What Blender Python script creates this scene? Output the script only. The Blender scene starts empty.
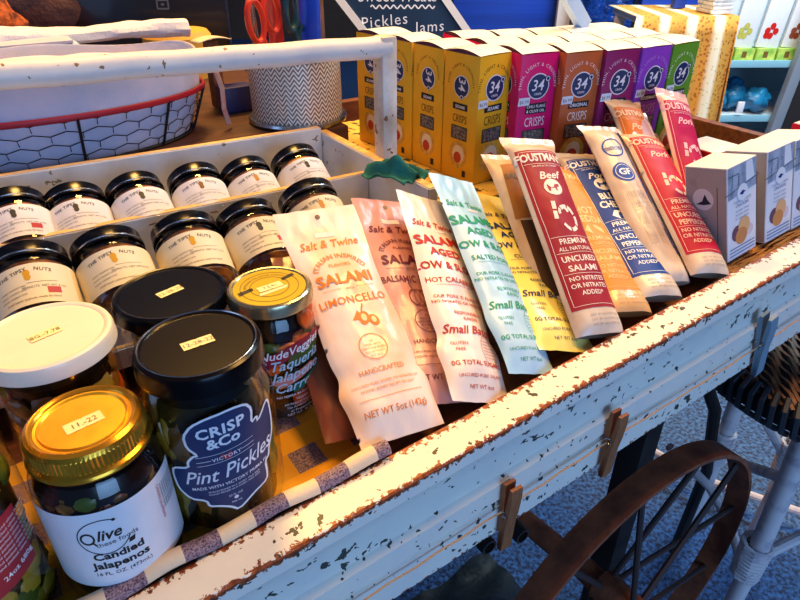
import bpy, bmesh, math, random
from mathutils import Vector, Matrix, noise
random.seed(7)
PI = math.pi
SC = bpy.context.scene
COL = SC.collection
A = math.radians(33.5)                     # the cart's long axis seen from above
RA = Matrix.Rotation(A, 4, 'Z')
SL = 0.0594                                # the cart floor climbs slightly to the right

# ------------------------------------------------------------------ materials
def lin(h):
    h = h.lstrip('#')
    o = []
    for i in (0, 2, 4):
        c = int(h[i:i+2], 16) / 255
        o.append(c / 12.92 if c <= .04045 else ((c + .055) / 1.055) ** 2.4)
    return tuple(o) + (1,)

class NT:
    def __init__(s, name):
        s.m = bpy.data.materials.new(name); s.m.use_nodes = True
        s.t = s.m.node_tree; s.n = s.t.nodes; s.n.clear()
        s.out = s.n.new('ShaderNodeOutputMaterial')
    def new(s, typ, **k):
        n = s.n.new(typ)
        for a, b in k.items(): setattr(n, a, b)
        return n
    def link(s, a, b): s.t.links.new(a, b)
    def val(s, inp, v):
        if isinstance(v, bpy.types.NodeSocket): s.link(v, inp)
        else: inp.default_value = v
    def math(s, op, a, b=0.0, clamp=False):
        n = s.new('ShaderNodeMath', operation=op, use_clamp=clamp)
        s.val(n.inputs[0], a); s.val(n.inputs[1], b)
        return n.outputs[0]
    def coord(s):
        return s.new('ShaderNodeTexCoord').outputs['Object']
    def noise(s, scale, detail=3, rough=.5, vec=None, stretch=None):
        n = s.new('ShaderNodeTexNoise')
        n.inputs['Scale'].default_value = scale; n.inputs['Detail'].default_value = detail
        n.inputs['Roughness'].default_value = rough
        v = vec if vec is not None else s.coord()
        if stretch:
            mp = s.new('ShaderNodeMapping'); mp.inputs['Scale'].default_value = stretch
            s.link(v, mp.inputs['Vector']); v = mp.outputs[0]
        s.link(v, n.inputs['Vector'])
        return n.outputs['Fac']
    def ramp(s, fac, lo, hi):
        n = s.new('ShaderNodeMapRange'); n.clamp = True
        s.val(n.inputs['Value'], fac)
        n.inputs['From Min'].default_value = lo; n.inputs['From Max'].default_value = hi
        return n.outputs[0]
    def mix(s, fac, a, b):
        n = s.new('ShaderNodeMix', data_type='RGBA')
        s.val(n.inputs['Factor'], fac)
        s.val(n.inputs[6], a); s.val(n.inputs[7], b)
        return n.outputs[2]
    def bsdf(s, col, rough=.5, metal=0.0, spec=.5, bump=None, coat=0, trans=0, ior=1.45):
        b = s.new('ShaderNodeBsdfPrincipled')
        s.val(b.inputs['Base Color'], col); s.val(b.inputs['Roughness'], rough)
        s.val(b.inputs['Metallic'], metal); b.inputs['Specular IOR Level'].default_value = spec
        b.inputs['Coat Weight'].default_value = coat; b.inputs['Coat Roughness'].default_value = .08
        b.inputs['Transmission Weight'].default_value = trans; b.inputs['IOR'].default_value = ior
        if bump:
            bn = s.new('ShaderNodeBump'); bn.inputs['Strength'].default_value = bump[1]
            bn.inputs['Distance'].default_value = bump[2] if len(bump) > 2 else .002
            s.link(bump[0], bn.inputs['Height']); s.link(bn.outputs[0], b.inputs['Normal'])
        return b
    def done(s, b):
        s.link(b.outputs[0], s.out.inputs['Surface']); return s.m

_mc = {}
def mat(name, col, rough=.5, metal=0.0, spec=.5, var=None, bump=None, coat=0):
    """plain procedural material; var=(colour2, scale, lo, hi[,stretch]); bump=(scale,strength,dist[,stretch])"""
    if name in _mc: return _mc[name]
    t = NT(name)
    c = lin(col)
    if var:
        f = t.ramp(t.noise(var[1], 4, .6, stretch=var[4] if len(var) > 4 else None), var[2], var[3])
        c = t.mix(f, lin(col), lin(var[0]))
    else:
        f = t.ramp(t.noise(60, 2), .2, .8)
        l = lin(col); l2 = tuple(min(1, x * .93) for x in l[:3]) + (1,)
        c = t.mix(f, l, l2)
    bp = None
    if bump:
        bp = (t.noise(bump[0], 4, .6, stretch=bump[3] if len(bump) > 3 else None), bump[1], bump[2])
    _mc[name] = t.done(t.bsdf(c, rough, metal, spec, bp, coat))
    return _mc[name]

def glassy(name, tint='#ffffff', k=.75):
    if name in _mc: return _mc[name]
    t = NT(name)
    tr = t.new('ShaderNodeBsdfTransparent'); tr.inputs[0].default_value = lin(tint)
    gl = t.new('ShaderNodeBsdfGlossy'); gl.inputs['Roughness'].default_value = .04
    lw = t.new('ShaderNodeLayerWeight'); lw.inputs['Blend'].default_value = .5
    f = t.math('POWER', lw.outputs['Facing'], 4.0)
    f = t.math('MULTIPLY_ADD', f, k); t.n[-1].inputs[2].default_value = .045
    mx = t.new('ShaderNodeMixShader')
    t.link(f, mx.inputs[0]); t.link(tr.outputs[0], mx.inputs[1]); t.link(gl.outputs[0], mx.inputs[2])
    t.link(mx.outputs[0], t.out.inputs['Surface'])
    _mc[name] = t.m
    return t.m

def chipped(name, base='#efe9e0', wood='#a5562c', dark='#4c4f3c', edges=(), amt=.5, spot=.66, sc=1.0, base2='#d8d4d0'):
    """old white paint worn to the wood along given edges; edges = [(axis, position, reach)]"""
    t = NT(name)
    co = t.coord()
    sp = t.new('ShaderNodeSeparateXYZ'); t.link(co, sp.inputs[0])
    n1 = t.noise(130 * sc, 6, .65, co)
    m = None
    for ax, pos, reach in edges:
        dy = t.math('SUBTRACT', sp.outputs[1], ax); dz = t.math('SUBTRACT', sp.outputs[2], pos)
        d = t.math('SQRT', t.math('ADD', t.math('MULTIPLY', dy, dy), t.math('MULTIPLY', dz, dz)))
        e = t.math('MULTIPLY', d, 1.0 / reach)
        v = t.math('SUBTRACT', n1, e)
        c = t.math('GREATER_THAN', v, amt - .12)
        m = c if m is None else t.math('MAXIMUM', m, c)
    if m is None: m = t.math('GREATER_THAN', n1, 9)
    n2 = t.noise(75 * sc, 3, .5, co)
    n3 = t.noise(11 * sc, 2, .5, co)
    sp2 = t.math('GREATER_THAN', t.math('ADD', n2, t.math('MULTIPLY', n3, .25)), spot + .115)
    b = t.mix(t.ramp(t.noise(22, 4, .6, co, stretch=(1, 1, 1)), .35, .7), lin(base), lin(base2))
    c = t.mix(sp2, b, lin(dark))
    w = t.mix(t.ramp(t.noise(200, 3, .6, co), .35, .65), lin(wood), lin('#6b3218'))
    c = t.mix(m, c, w)
    h = t.math('SUBTRACT', 1.0, t.math('MAXIMUM', m, sp2))
    h2 = t.math('MULTIPLY_ADD', t.noise(40, 4, .6, co), .35); t.link(h, t.n[-1].inputs[2]) if False else None
    hh = t.math('ADD', h, t.math('MULTIPLY', t.noise(60, 4, .6, co), .5))
    return t.done(t.bsdf(c, .45, 0, .4, (hh, .5, .0008)))

# ------------------------------------------------------------------ mesh builder
class MB:
    def __init__(s):
        s.bm = bmesh.new(); s.mats = []; s.i = 0; s.M = Matrix.Identity(4)
    def use(s, m):
        if m not in s.mats: s.mats.append(m)
        s.i = s.mats.index(m); return s
    def v(s, p): return s.bm.verts.new(s.M @ Vector(p))
    def face(s, vs):
        try:
            f = s.bm.faces.new(vs)
        except ValueError: return None
        f.material_index = s.i; f.smooth = True
        return f
    def box(s, a, b, bev=0, M=None):
        M = M or Matrix.Identity(4)
        x0, y0, z0 = a; x1, y1, z1 = b
        P = [(x0,y0,z0),(x1,y0,z0),(x1,y1,z0),(x0,y1,z0),(x0,y0,z1),(x1,y0,z1),(x1,y1,z1),(x0,y1,z1)]
        vs = [s.v(M @ Vector(p)) for p in P]
        fs = [s.face([vs[i] for i in q]) for q in ((3,2,1,0),(4,5,6,7),(0,1,5,4),(1,2,6,5),(2,3,7,6),(3,0,4,7))]
        if bev:
            es = list({e for f in fs for e in f.edges})
            r = bmesh.ops.bevel(s.bm, geom=es, offset=bev, segments=2, profile=.6, affect='EDGES')
            for f in r['faces']: f.material_index = s.i; f.smooth = True
        return s
    def lathe(s, prof, n=40, M=None, wob=None):
        M = M or Matrix.Identity(4)
        rings = []
        for r, z in prof:
            if r < 1e-6: rings.append([s.v(M @ Vector((0, 0, z)))])
            else:
                rings.append([s.v(M @ Vector((r * (wob(k / n, z) if wob else 1) * math.cos(2*PI*k/n), r * (wob(k / n, z) if wob else 1) * math.sin(2*PI*k/n), z))) for k in range(n)])
        for a, b in zip(rings, rings[1:]):
            for k in range(n):
                k2 = (k + 1) % n
                if len(a) == 1 and len(b) == 1: continue
                if len(a) == 1: s.face([a[0], b[k], b[k2]][::-1])
                elif len(b) == 1: s.face([a[k], a[k2], b[0]])
                else: s.face([a[k], a[k2], b[k2], b[k]])
        return s
    def tube(s, pts, r, n=8, closed=False, cap=True, flat=None):
        pts = [Vector(p) for p in pts]; N = len(pts); rings = []
        up = Vector((0, 0, 1))
        prev = None
        for i, p in enumerate(pts):
            a = pts[(i - 1) % N] if (closed or i > 0) else p
            b = pts[(i + 1) % N] if (closed or i < N - 1) else p
            d = (b - a).normalized()
            if prev is None:
                x = d.cross(up)
                if x.length < .05: x = d.cross(Vector((1, 0, 0)))
            else: x = prev - d * prev.dot(d)
            x.normalize(); prev = x; y = d.cross(x)
            rr = r(i / max(1, N - 1)) if callable(r) else r
            fx, fy = flat if flat else (1, 1)
            rings.append([s.v(p + x * rr * fx * math.cos(2*PI*k/n) + y * rr * fy * math.sin(2*PI*k/n)) for k in range(n)])
        R = rings + ([rings[0]] if closed else [])
        for a, b in zip(R, R[1:]):
            for k in range(n): s.face([a[k], a[(k+1) % n], b[(k+1) % n], b[k]])
        if cap and not closed: s.face(rings[0][::-1]); s.face(rings[-1])
        return s
    def grid(s, fn, nu, nv, cu=False, cv=False, flip=False):
        g = [[s.v(fn(i / nu, j / nv)) for j in range(nv + (0 if cv else 1))] for i in range(nu + (0 if cu else 1))]
        I = len(g); J = len(g[0])
        for i in range(nu):
            for j in range(nv):
                q = [g[i][j], g[(i+1) % I][j], g[(i+1) % I][(j+1) % J], g[i][(j+1) % J]]
                s.face(q[::-1] if flip else q)
        return s
    def extrude(s, prof, x0, x1, n=1, fx=None):
        """closed profile [(y,z)] swept along x; fx(x,y,z)->point"""
        fx = fx or (lambda x, y, z: (x, y, z))
        R = [[s.v(fx(x0 + (x1 - x0) * i / n, y, z)) for y, z in prof] for i in range(n + 1)]
        L = len(prof)
        for a, b in zip(R, R[1:]):
            for k in range(L): s.face([a[k], a[(k+1) % L], b[(k+1) % L], b[k]])
        s.face(R[0][::-1]); s.face(R[-1])
        return s
    def blob(s, c, r, M=None, n=10, nz=.12, seed=0):
        M = M or Matrix.Identity(4); c = Vector(c)
        def fn(a, b):
            th = 2*PI*a; ph = PI*(b*.98+.01)
            d = Vector((math.sin(ph)*math.cos(th), math.sin(ph)*math.sin(th), math.cos(ph)))
            k = 1 + nz * noise.noise(d * 1.7 + Vector((seed * 3.1, seed, 0)))
            return c + M @ Vector((d.x*r[0]*k, d.y*r[1]*k, d.z*r[2]*k))
        return s.grid(fn, n, n // 2 + 2, cu=True, flip=True)
    def poly(s, pts, mp, off, step=.004):
        b = bmesh.new()
        vs = [b.verts.new((x, y, 0)) for x, y in pts]
        b.faces.new(vs)
        s._flat(b, mp, off, step)
        return s
    def _flat(s, b, mp, off, step):
        bmesh.ops.triangulate(b, faces=b.faces[:])
        if step:
            xs = [v.co.x for v in b.verts]; ys = [v.co.y for v in b.verts]
            if not xs: b.free(); return
            for lo, hi, ax in ((min(xs), max(xs), 0), (min(ys), max(ys), 1)):
                k = math.ceil(lo / step + .01)
                while k * step < hi:
                    co = [0, 0, 0]; co[ax] = k * step; no = [0, 0, 0]; no[ax] = 1
                    bmesh.ops.bisect_plane(b, geom=b.verts[:] + b.edges[:] + b.faces[:], plane_co=co, plane_no=no, dist=1e-7)
                    k += 1
        mm = {}
        for v in b.verts: mm[v.index if False else v] = s.v(mp(v.co.x, v.co.y, off))
        for f in b.faces:
            q = [mm[v] for v in f.verts]
            if f.normal.z < 0: q = q[::-1]
            s.face(q)
        b.free()
    def text(s, txt, x, y, size, mp, off, bold=0, shear=0, align='CENTER', rot=0, sx=1, arc=None, step=None, sp=1):
        for t in textmesh(txt, bold, shear, align, sp):
            b = t.copy()
            c_, s_ = math.cos(rot), math.sin(rot)
            for v in b.verts:
                px = v.co.x * size * sx; py = v.co.y * size
                if arc:
                    a = px / arc
                    px, py = (arc + py) * math.sin(a), (arc + py) * math.cos(a) - arc
                v.co = (x + px * c_ - py * s_, y + px * s_ + py * c_, 0)
            s._flat(b, mp, off, step)
        return s
    def ring(s, cx, cy, r, w, mp, off, n=36, sx=1, a0=0, a1=2*PI, step=None):
        for k in range(n):
            t0 = a0 + (a1 - a0) * k / n; t1 = a0 + (a1 - a0) * (k + 1) / n
            P = [(cx + sx*rr*math.cos(t), cy + rr*math.sin(t)) for rr, t in ((r-w/2, t0), (r+w/2, t0), (r+w/2, t1), (r-w/2, t1))]
            vs = [s.v(mp(px, py, off)) for px, py in P]
            s.face(vs)
        return s
    def disc(s, cx, cy, r, mp, off, n=28, sx=1, step=.004, rot=0):
        P = [(r*sx*math.cos(2*PI*k/n), r*math.sin(2*PI*k/n)) for k in range(n)]
        c_, s_ = math.cos(rot), math.sin(rot)
        return s.poly([(cx + x*c_ - y*s_, cy + x*s_ + y*c_) for x, y in P], mp, off, step)
    def stroke(s, pts, w, mp, off, closed=False):
        pts = [Vector(p) for p in pts]; N = len(pts)
        if not closed:
            q = []
            for a, b in zip(pts, pts[1:]):
                k = max(1, int((b - a).length / .003))
                q += [a.lerp(b, i / k) for i in range(k)]
            pts = q + [pts[-1]]; N = len(pts)
        else:
            q = []
            for i in range(N):
                a, b = pts[i], pts[(i+1) % N]; k = max(1, int((b - a).length / .003))
                q += [a.lerp(b, j / k) for j in range(k)]
            pts = q; N = len(pts)
        L = []
        for i, p in enumerate(pts):
            a = pts[(i-1) % N] if (closed or i > 0) else p
            b = pts[(i+1) % N] if (closed or i < N-1) else p
            d = (b - a)
            if d.length < 1e-9: d = Vector((1, 0))
            d.normalize(); nn = Vector((-d.y, d.x)) * w / 2
            L.append((s.v(mp(p.x + nn.x, p.y + nn.y, off)), s.v(mp(p.x - nn.x, p.y - nn.y, off))))
        for i in range(N if closed else N - 1):
            a, b = L[i], L[(i+1) % N]
            s.face([a[0], a[1], b[1], b[0]])
        return s
    def obj(s, name, parent=None, M=None, sharp=35, weld=False):
        if weld: bmesh.ops.remove_doubles(s.bm, verts=s.bm.verts[:], dist=1e-6)
        me = bpy.data.meshes.new(name); s.bm.to_mesh(me); s.bm.free()
        for m in s.mats: me.materials.append(m)
        me.set_sharp_from_angle(angle=math.radians(sharp))
        o = bpy.data.objects.new(name, me); COL.objects.link(o)
        if parent: o.parent = parent
        if M is not None: o.matrix_local = M
        return o

_tc = {}
def textmesh(txt, bold, shear, align, sp):
    key = (txt, bold, shear, align, sp)
    if key in _tc: return _tc[key]
    cu = bpy.data.curves.new('t', 'FONT'); cu.body = txt; cu.size = 1; cu.offset = bold; cu.shear = shear
    cu.align_x = align; cu.resolution_u = 2; cu.space_character = sp
    o = bpy.data.objects.new('t', cu); COL.objects.link(o)
    dg = bpy.context.evaluated_depsgraph_get(); dg.update()
    me = o.evaluated_get(dg).to_mesh()
    b = bmesh.new(); b.from_mesh(me)
    o.evaluated_get(dg).to_mesh_clear()
    bpy.data.objects.remove(o); bpy.data.curves.remove(cu)
    _tc[key] = [b]
    return _tc[key]

# ------------------------------------------------------------------ tagging
def tag(o, label=None, cat=None, group=None, kind=None):
    if label: o['label'] = label
    if cat: o['category'] = cat
    if group: o['group'] = group
    if kind: o['kind'] = kind
    return o
def UV(u, v, z):                             # cart coordinates to the world
    return RA @ Vector((u, v, z))
def at(u, v, z, yaw=0, M=None):
    m = Matrix.Translation(UV(u, v, z)) @ RA @ Matrix.Rotation(yaw, 4, 'Z')
    return m @ M if M is not None else m
def empty(name, M, label, cat, group=None):
    o = bpy.data.objects.new(name, None); COL.objects.link(o); o.empty_display_size = .02
    o.matrix_world = M
    return tag(o, label, cat, group)
def kids(o): return [c for c in list(bpy.data.objects) if c.parent == o]
def dup(o, M, label, group=None):
    r = o.copy(); COL.objects.link(r); r.matrix_world = M; tag(r, label, None, group)
    for c in kids(o):
        d = c.copy(); COL.objects.link(d); d.parent = r
        for g in kids(c):
            e = g.copy(); COL.objects.link(e); e.parent = d
    return r
def zf(u): return .711 + SL * u              # cart floor height

# ================================================================== SETTING
m_floor = mat('floor_stone', '#4474b0', .6, var=('#232f52', 120, .40, .60), bump=(90, 1.0, .008))
b = MB().use(m_floor); b.box((-6, -3, -.05), (8, 7, 0)); tag(b.obj('floor'), kind='structure')
m_wall = mat('wall_paint', '#5a4a44', .8, var=('#4a3c38', 3, .3, .7))
b = MB().use(m_wall); b.box((-6, 6.9, 0), (8, 7, 3)); tag(b.obj('wall_back'), kind='structure')
b = MB().use(m_wall); b.box((7.9, -3, 0), (8, 6.9, 3)); tag(b.obj('wall_right'), kind='structure')
b = MB().use(m_wall); b.box((-6.1, -3, 0), (-6, 6.9, 3)); tag(b.obj('wall_left'), kind='structure')

# ================================================================== CART
cart = empty('display_cart', at(0, 0, 0), 'long white painted wooden display cart with chipped plank front holding jars and salami packs', 'cart')
m_front = chipped('cart_front_paint', base='#f2e9d8', base2='#e6dfd6', edges=((.0, .0, .022), (.030, .0, .034), (.0, -.113, .026)), amt=.50, spot=.668, sc=1.6, dark='#3c3f38')
# front plank: local x along the cart, y across the plank from its outer edge, z down from the top
prof = [(.030, 0), (.0285, .0012), (.0015, .0012), (0, 0), (-.001, -.012), (.002, -.016), (.005, -.034), (.0045, -.052), (-.001, -.056), (-.002, -.072), (.001, -.0745),
        (.001, -.0775), (-.002, -.080), (-.003, -.110), (.002, -.114), (.030, -.114)]
b = MB().use(m_front); b.extrude(prof[::-1], -.4, .93, 60)
b.obj('front_plank', cart, Matrix.Translation((0, .24, .7235)) @ Matrix.Rotation(-math.atan(SL), 4, 'Y'))
m_brown = mat('brown_wood', '#7a4526', .55, var=('#4d2814', 18, .35, .7, (1, 6, 6)), bump=(60, .4, .001))
b = MB().use(m_brown); b.extrude([(.272, -.02), (.93, -.02), (.93, 0), (.272, 0)], -.4, .9, 4)
b.obj('tray_floor', cart, Matrix.Translation((0, 0, .7095)) @ Matrix.Rotation(-math.atan(SL), 4, 'Y'))
b = MB().use(m_brown); b.box((.893, .272, .69), (.91, .93, .803), .003); b.obj('end_board', cart)
b = MB().use(m_brown); b.box((-.4, .932, .66), (.91, .95, .80), .003); b.obj('back_board', cart)
m_dk = mat('dark_frame', '#2a2320', .6)
for x in (-.38, .62):
    for y in (.34, .90):
        b = MB().use(m_dk); b.box((x - .018, y - .018, 0), (x + .018, y + .018, .70), .003); b.obj('leg', cart)
b = MB().use(m_dk)
for (u, z, rr) in ((.273, .584, .0085), (.317, .568, .0085)):
    ang = 0
    b.tube([(u, .262, z - .02), (u, .5, z - .02)], rr, 16, cap=False)
    b.tube([(u, .5, z - .02), (u, .263, z - .02)], rr * .72, 16, cap=False)
    b.grid(lambda a, c: (u + (rr*.72 + rr*.28*c) * math.cos(2*PI*a), .262, z - .02 + (rr*.72 + rr*.28*c) * math.sin(2*PI*a)), 16, 1, cu=True)
b.box((.262, .30, .59), (.33, .33, .70)); b.obj('pipe_bracket', cart)

# wheel under the front plank
m_rust = mat('rusty_iron', '#9a5636', .7, var=('#6a3826', 35, .35, .7), bump=(150, .5, .001))
m_iron = mat('dark_iron', '#4a3a38', .6, .3)
def wheel(u, v, R, z, label, spin=0, w=.032):
    e = empty('cart_wheel', at(u, v, z), label, 'wheel', 'rusty iron wheels of the display cart')
    b = MB().use(m_rust)
    P = [(R, 0), (R, w), (R - .006, w), (R - .006, 0)]
    def fn(a, c):
        r, y = P[int(round(c * 4)) % 4]; return (r*math.cos(2*PI*a), y, r*math.sin(2*PI*a))
    b.grid(fn, 96, 4, cu=True, cv=True); b.obj('rim', e, sharp=40)
    b = MB().use(m_rust)
    b.lathe([(0, -.035), (.016, -.035), (.018, -.03), (.018, -.01), (.026, -.004), (.026, .05), (.018, .055), (.018, .08), (0, .08)], 24, Matrix.Rotation(-PI/2, 4, 'X'))
    b.obj('hub', e)
    for k in range(12):
        a = 2*PI*k/12 + spin
        b = MB().use(m_iron)
        y0 = -.002 if k % 2 else .042
        b.tube([(.02*math.cos(a), y0, .02*math.sin(a)), ((R-.004)*math.cos(a), w/2, (R-.004)*math.sin(a))], .0042, 8)
        b.obj('spoke', e)
    return e
wheel(.532, .24, .258, .26, 'rusty brown iron wheel with thin spokes below the front plank, nearest one', .12)
wheel(.46, .60, .258, .26, 'dim far-side iron wheel in shade behind the near wheel', .3)
b = MB().use(m_rust); b.tube([(.532, .31, .26), (.50, .60, .26)], .017, 16); b.obj('axle', cart)

# twine and clothespins
m_twine = mat('twine', '#cfa57c', .85, bump=(900, .8, .0005))
pts = []
for i in range(160):
    u = -.08 + .98 * i / 159
    pts.append((u, .2325 + .0004*math.sin(i*.9), .7235 + SL*u - .079 + .0012*math.sin(i*.11)))
b = MB().use(m_twine); b.tube([RA @ Vector(p) for p in pts], .0009, 6)
tag(b.obj('twine_cord'), 'thin tan twine strung along the face of the white front plank', 'string')
m_pin = mat('pin_wood', '#a9673a', .6, var=('#8a4d28', 90, .3, .7, (6, 6, 1)))
m_pin_bluelit = mat('pin_wood_blue_light', '#7d97a8', .5)  # cool blue light on a wooden pin, put into its colour
m_steel = mat('steel', '#b9bcc0', .25, 1)
def clothespin(u, z, tilt, m, label, s=1.0):
    e = empty('clothespin', at(u, .2305, z, 0, Matrix.Rotation(tilt, 4, 'Y')), label, 'clothespin', 'clothespins clipped to the twine')
    for sgn in (-1, 1):
        b = MB().use(m)
        pr = [(0, -.040), (.0045, -.037), (.0035, -.006), (.0042, .006), (.0042, .024), (.0028, .034), (0, .034)]
        pr = [(-(y) * sgn * s - .0005*sgn, zz * s) for y, zz in pr]
        b.extrude(pr if sgn > 0 else pr[::-1], -.0055*s, .0055*s)
        bmesh.ops.recalc_face_normals(b.bm, faces=b.bm.faces[:])
        b.obj('wooden_half', e, Matrix.Rotation(.06*sgn, 4, 'X'))
    b = MB().use(m_steel)
    b.tube([(( -.007 + .014*k/40)*s, .0033*s*math.cos(k*.9), .0033*s*math.sin(k*.9) + .004) for k in range(41)], .0006*s, 6)
    b.obj('spring', e)
clothespin(.257, .6525, .02, m_pin, 'brown wooden clothespin clipped to the twine, lowest of the three')
clothespin(.377, .667, .03, m_pin, 'brown wooden clothespin clipped to the twine, middle of the three')
clothespin(.606, .684, -.25, m_pin_bluelit, 'wooden clothespin with blue light painted into its colour, clipped to the twine above the woven stool', 1.15)

# ================================================================== JARS
m_gl = glassy('jar_glass')
m_blacklid = mat('black_lid', '#080607', .24, 0, .25, var=('#0f090b', 9, .3, .7))
m_navylid = mat('navy_black_lid', '#07080f', .22, 0, .3)
m_creamlid = mat('cream_lid', '#efe6d2', .35, 0, .5, coat=.2)
m_gold = mat('gold_metal', '#e2a82c', .24, .75, .5, var=('#c98d2a', 30, .3, .7))
m_gold2 = mat('gold_flat', '#f2bc30', .3, .6, .5, var=('#d9961e', 14, .35, .65), bump=(30, .12, .002))
m_stick = mat('sticker_paper', '#f6e7ae', .7)
m_ink = mat('black_ink', '#1a1718', .6)
m_inkg = mat('grey_ink', '#6a6558', .6)
m_white = mat('white_paper', '#f1eef2', .55)
m_cream = mat('cream_paper', '#f3e7c6', .55)
m_navy = mat('navy_print', '#16305f', .45)
m_redp = mat('red_print', '#c1272d', .5)
m_redlab = mat('red_label', '#a32130', .5)
m_brine = mat('dark_brine', '#120b08', .25, 0, .5, var=('#2a160a', 30, .45, .7))
m_brine2 = mat('green_brine', '#1e1a0a', .25, 0, .5, var=('#3c3010', 22, .4, .7))
m_pick = mat('pickle_skin', '#7a6a1c', .3, 0, .5, var=('#a0701c', 40, .35, .65), bump=(160, .6, .001))
m_pickd = mat('pickle_dark', '#5a3c14', .3, 0, .5, var=('#845218', 30, .35, .7))
m_carrot = mat('carrot', '#f06a18', .3, 0, .5, var=('#b8430e', 30, .35, .65))
m_olive = mat('green_olive', '#a98422', .3, 0, .5, var=('#7d7a24', 40, .4, .6))
m_jal = mat('jalapeno', '#4d5a1c', .3, 0, .5)

def planar(ox, oy, z):                        # flat map on a lid: x right, y away
    return lambda x, y, o: (ox + x, oy + y, z + o)
def cyl(R, th0, z0):
    return lambda x, y, o: ((R + o) * math.cos(th0 + x / R), (R + o) * math.sin(th0 + x / R), z0 + y)

def sticker(parent, z, rot, txt, w=.019, h=.0085, m=None, cx=0, cy=0):
    c_, s_ = math.cos(rot), math.sin(rot)
    mp = lambda x, y, o: (cx + x*c_ - y*s_, cy + x*s_ + y*c_, z + o)
    b = MB().use(m or m_stick)
    b.poly([(-w/2, -h/2), (-.001, -h/2), (0, -h/2 + .0006), (.001, -h/2), (w/2, -h/2), (w/2, h/2), (.001, h/2), (0, h/2 - .0006), (-.001, h/2), (-w/2, h/2)], mp, .0003, None)
    b.use(m_inkg); b.text(txt, 0, -h*.22, h*.62, mp, .0005)
    return b.obj('price_sticker', parent)

def twist_lid(parent, m, R, z, h, edge=None, name='lid'):
    b = MB().use(m)
    b.lathe([(0, z + h - .0012), (R*.86, z + h - .0012), (R*.89, z + h - .0002), (R*.93, z + h), (R*.975, z + h - .001), (R, z + h - .0035), (R, z + .004), (R*1.012, z + .002), (R*1.012, z), (R*.985, z - .0004), (R*.97, z + .001)][::-1], 64)
    if edge:
        b.use(edge); b.lathe([(R*.90, z + h + .0001), (R*.91, z + h + .0006), (R*.92, z + h + .0003)][::-1], 64)
    return b.obj(name, parent)

def pieces(parent, kind, R, z0, z1, n, mats, seed, sz, name):
    """pieces pressed against the inside of the glass"""
    rnd = random.Random(seed)
    for k in range(n):
        th = -PI/2 + rnd.uniform(-1.9, 1.9); 
        z = rnd.uniform(z0, z1)
        if kind == 'spear':
            r = R - sz[0] * 1.25
            b = MB().use(mats[k % len(mats)])
            M = Matrix.Rotation(rnd.uniform(-.25, .25), 3, 'Y') @ Matrix.Rotation(rnd.uniform(-.1, .1), 3, 'X')
            b.blob((r*math.cos(th), r*math.sin(th), z), (sz[0], sz[0], sz[1]), M, 12, .3, k)
        else:
            r = R - sz[1] * 1.35
            M = Matrix.Rotation(th - PI/2, 3, 'Z') @ Matrix.Rotation(rnd.uniform(-.4, .4), 3, 'X')
            b = MB().use(mats[k % len(mats)])
            b.blob((r*math.cos(th), r*math.sin(th), z), (sz[0]*rnd.uniform(.8, 1.15), sz[1], sz[0]*rnd.uniform(.7, 1)), M, 14, .25, k)
        b.obj(name, parent)

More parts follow.
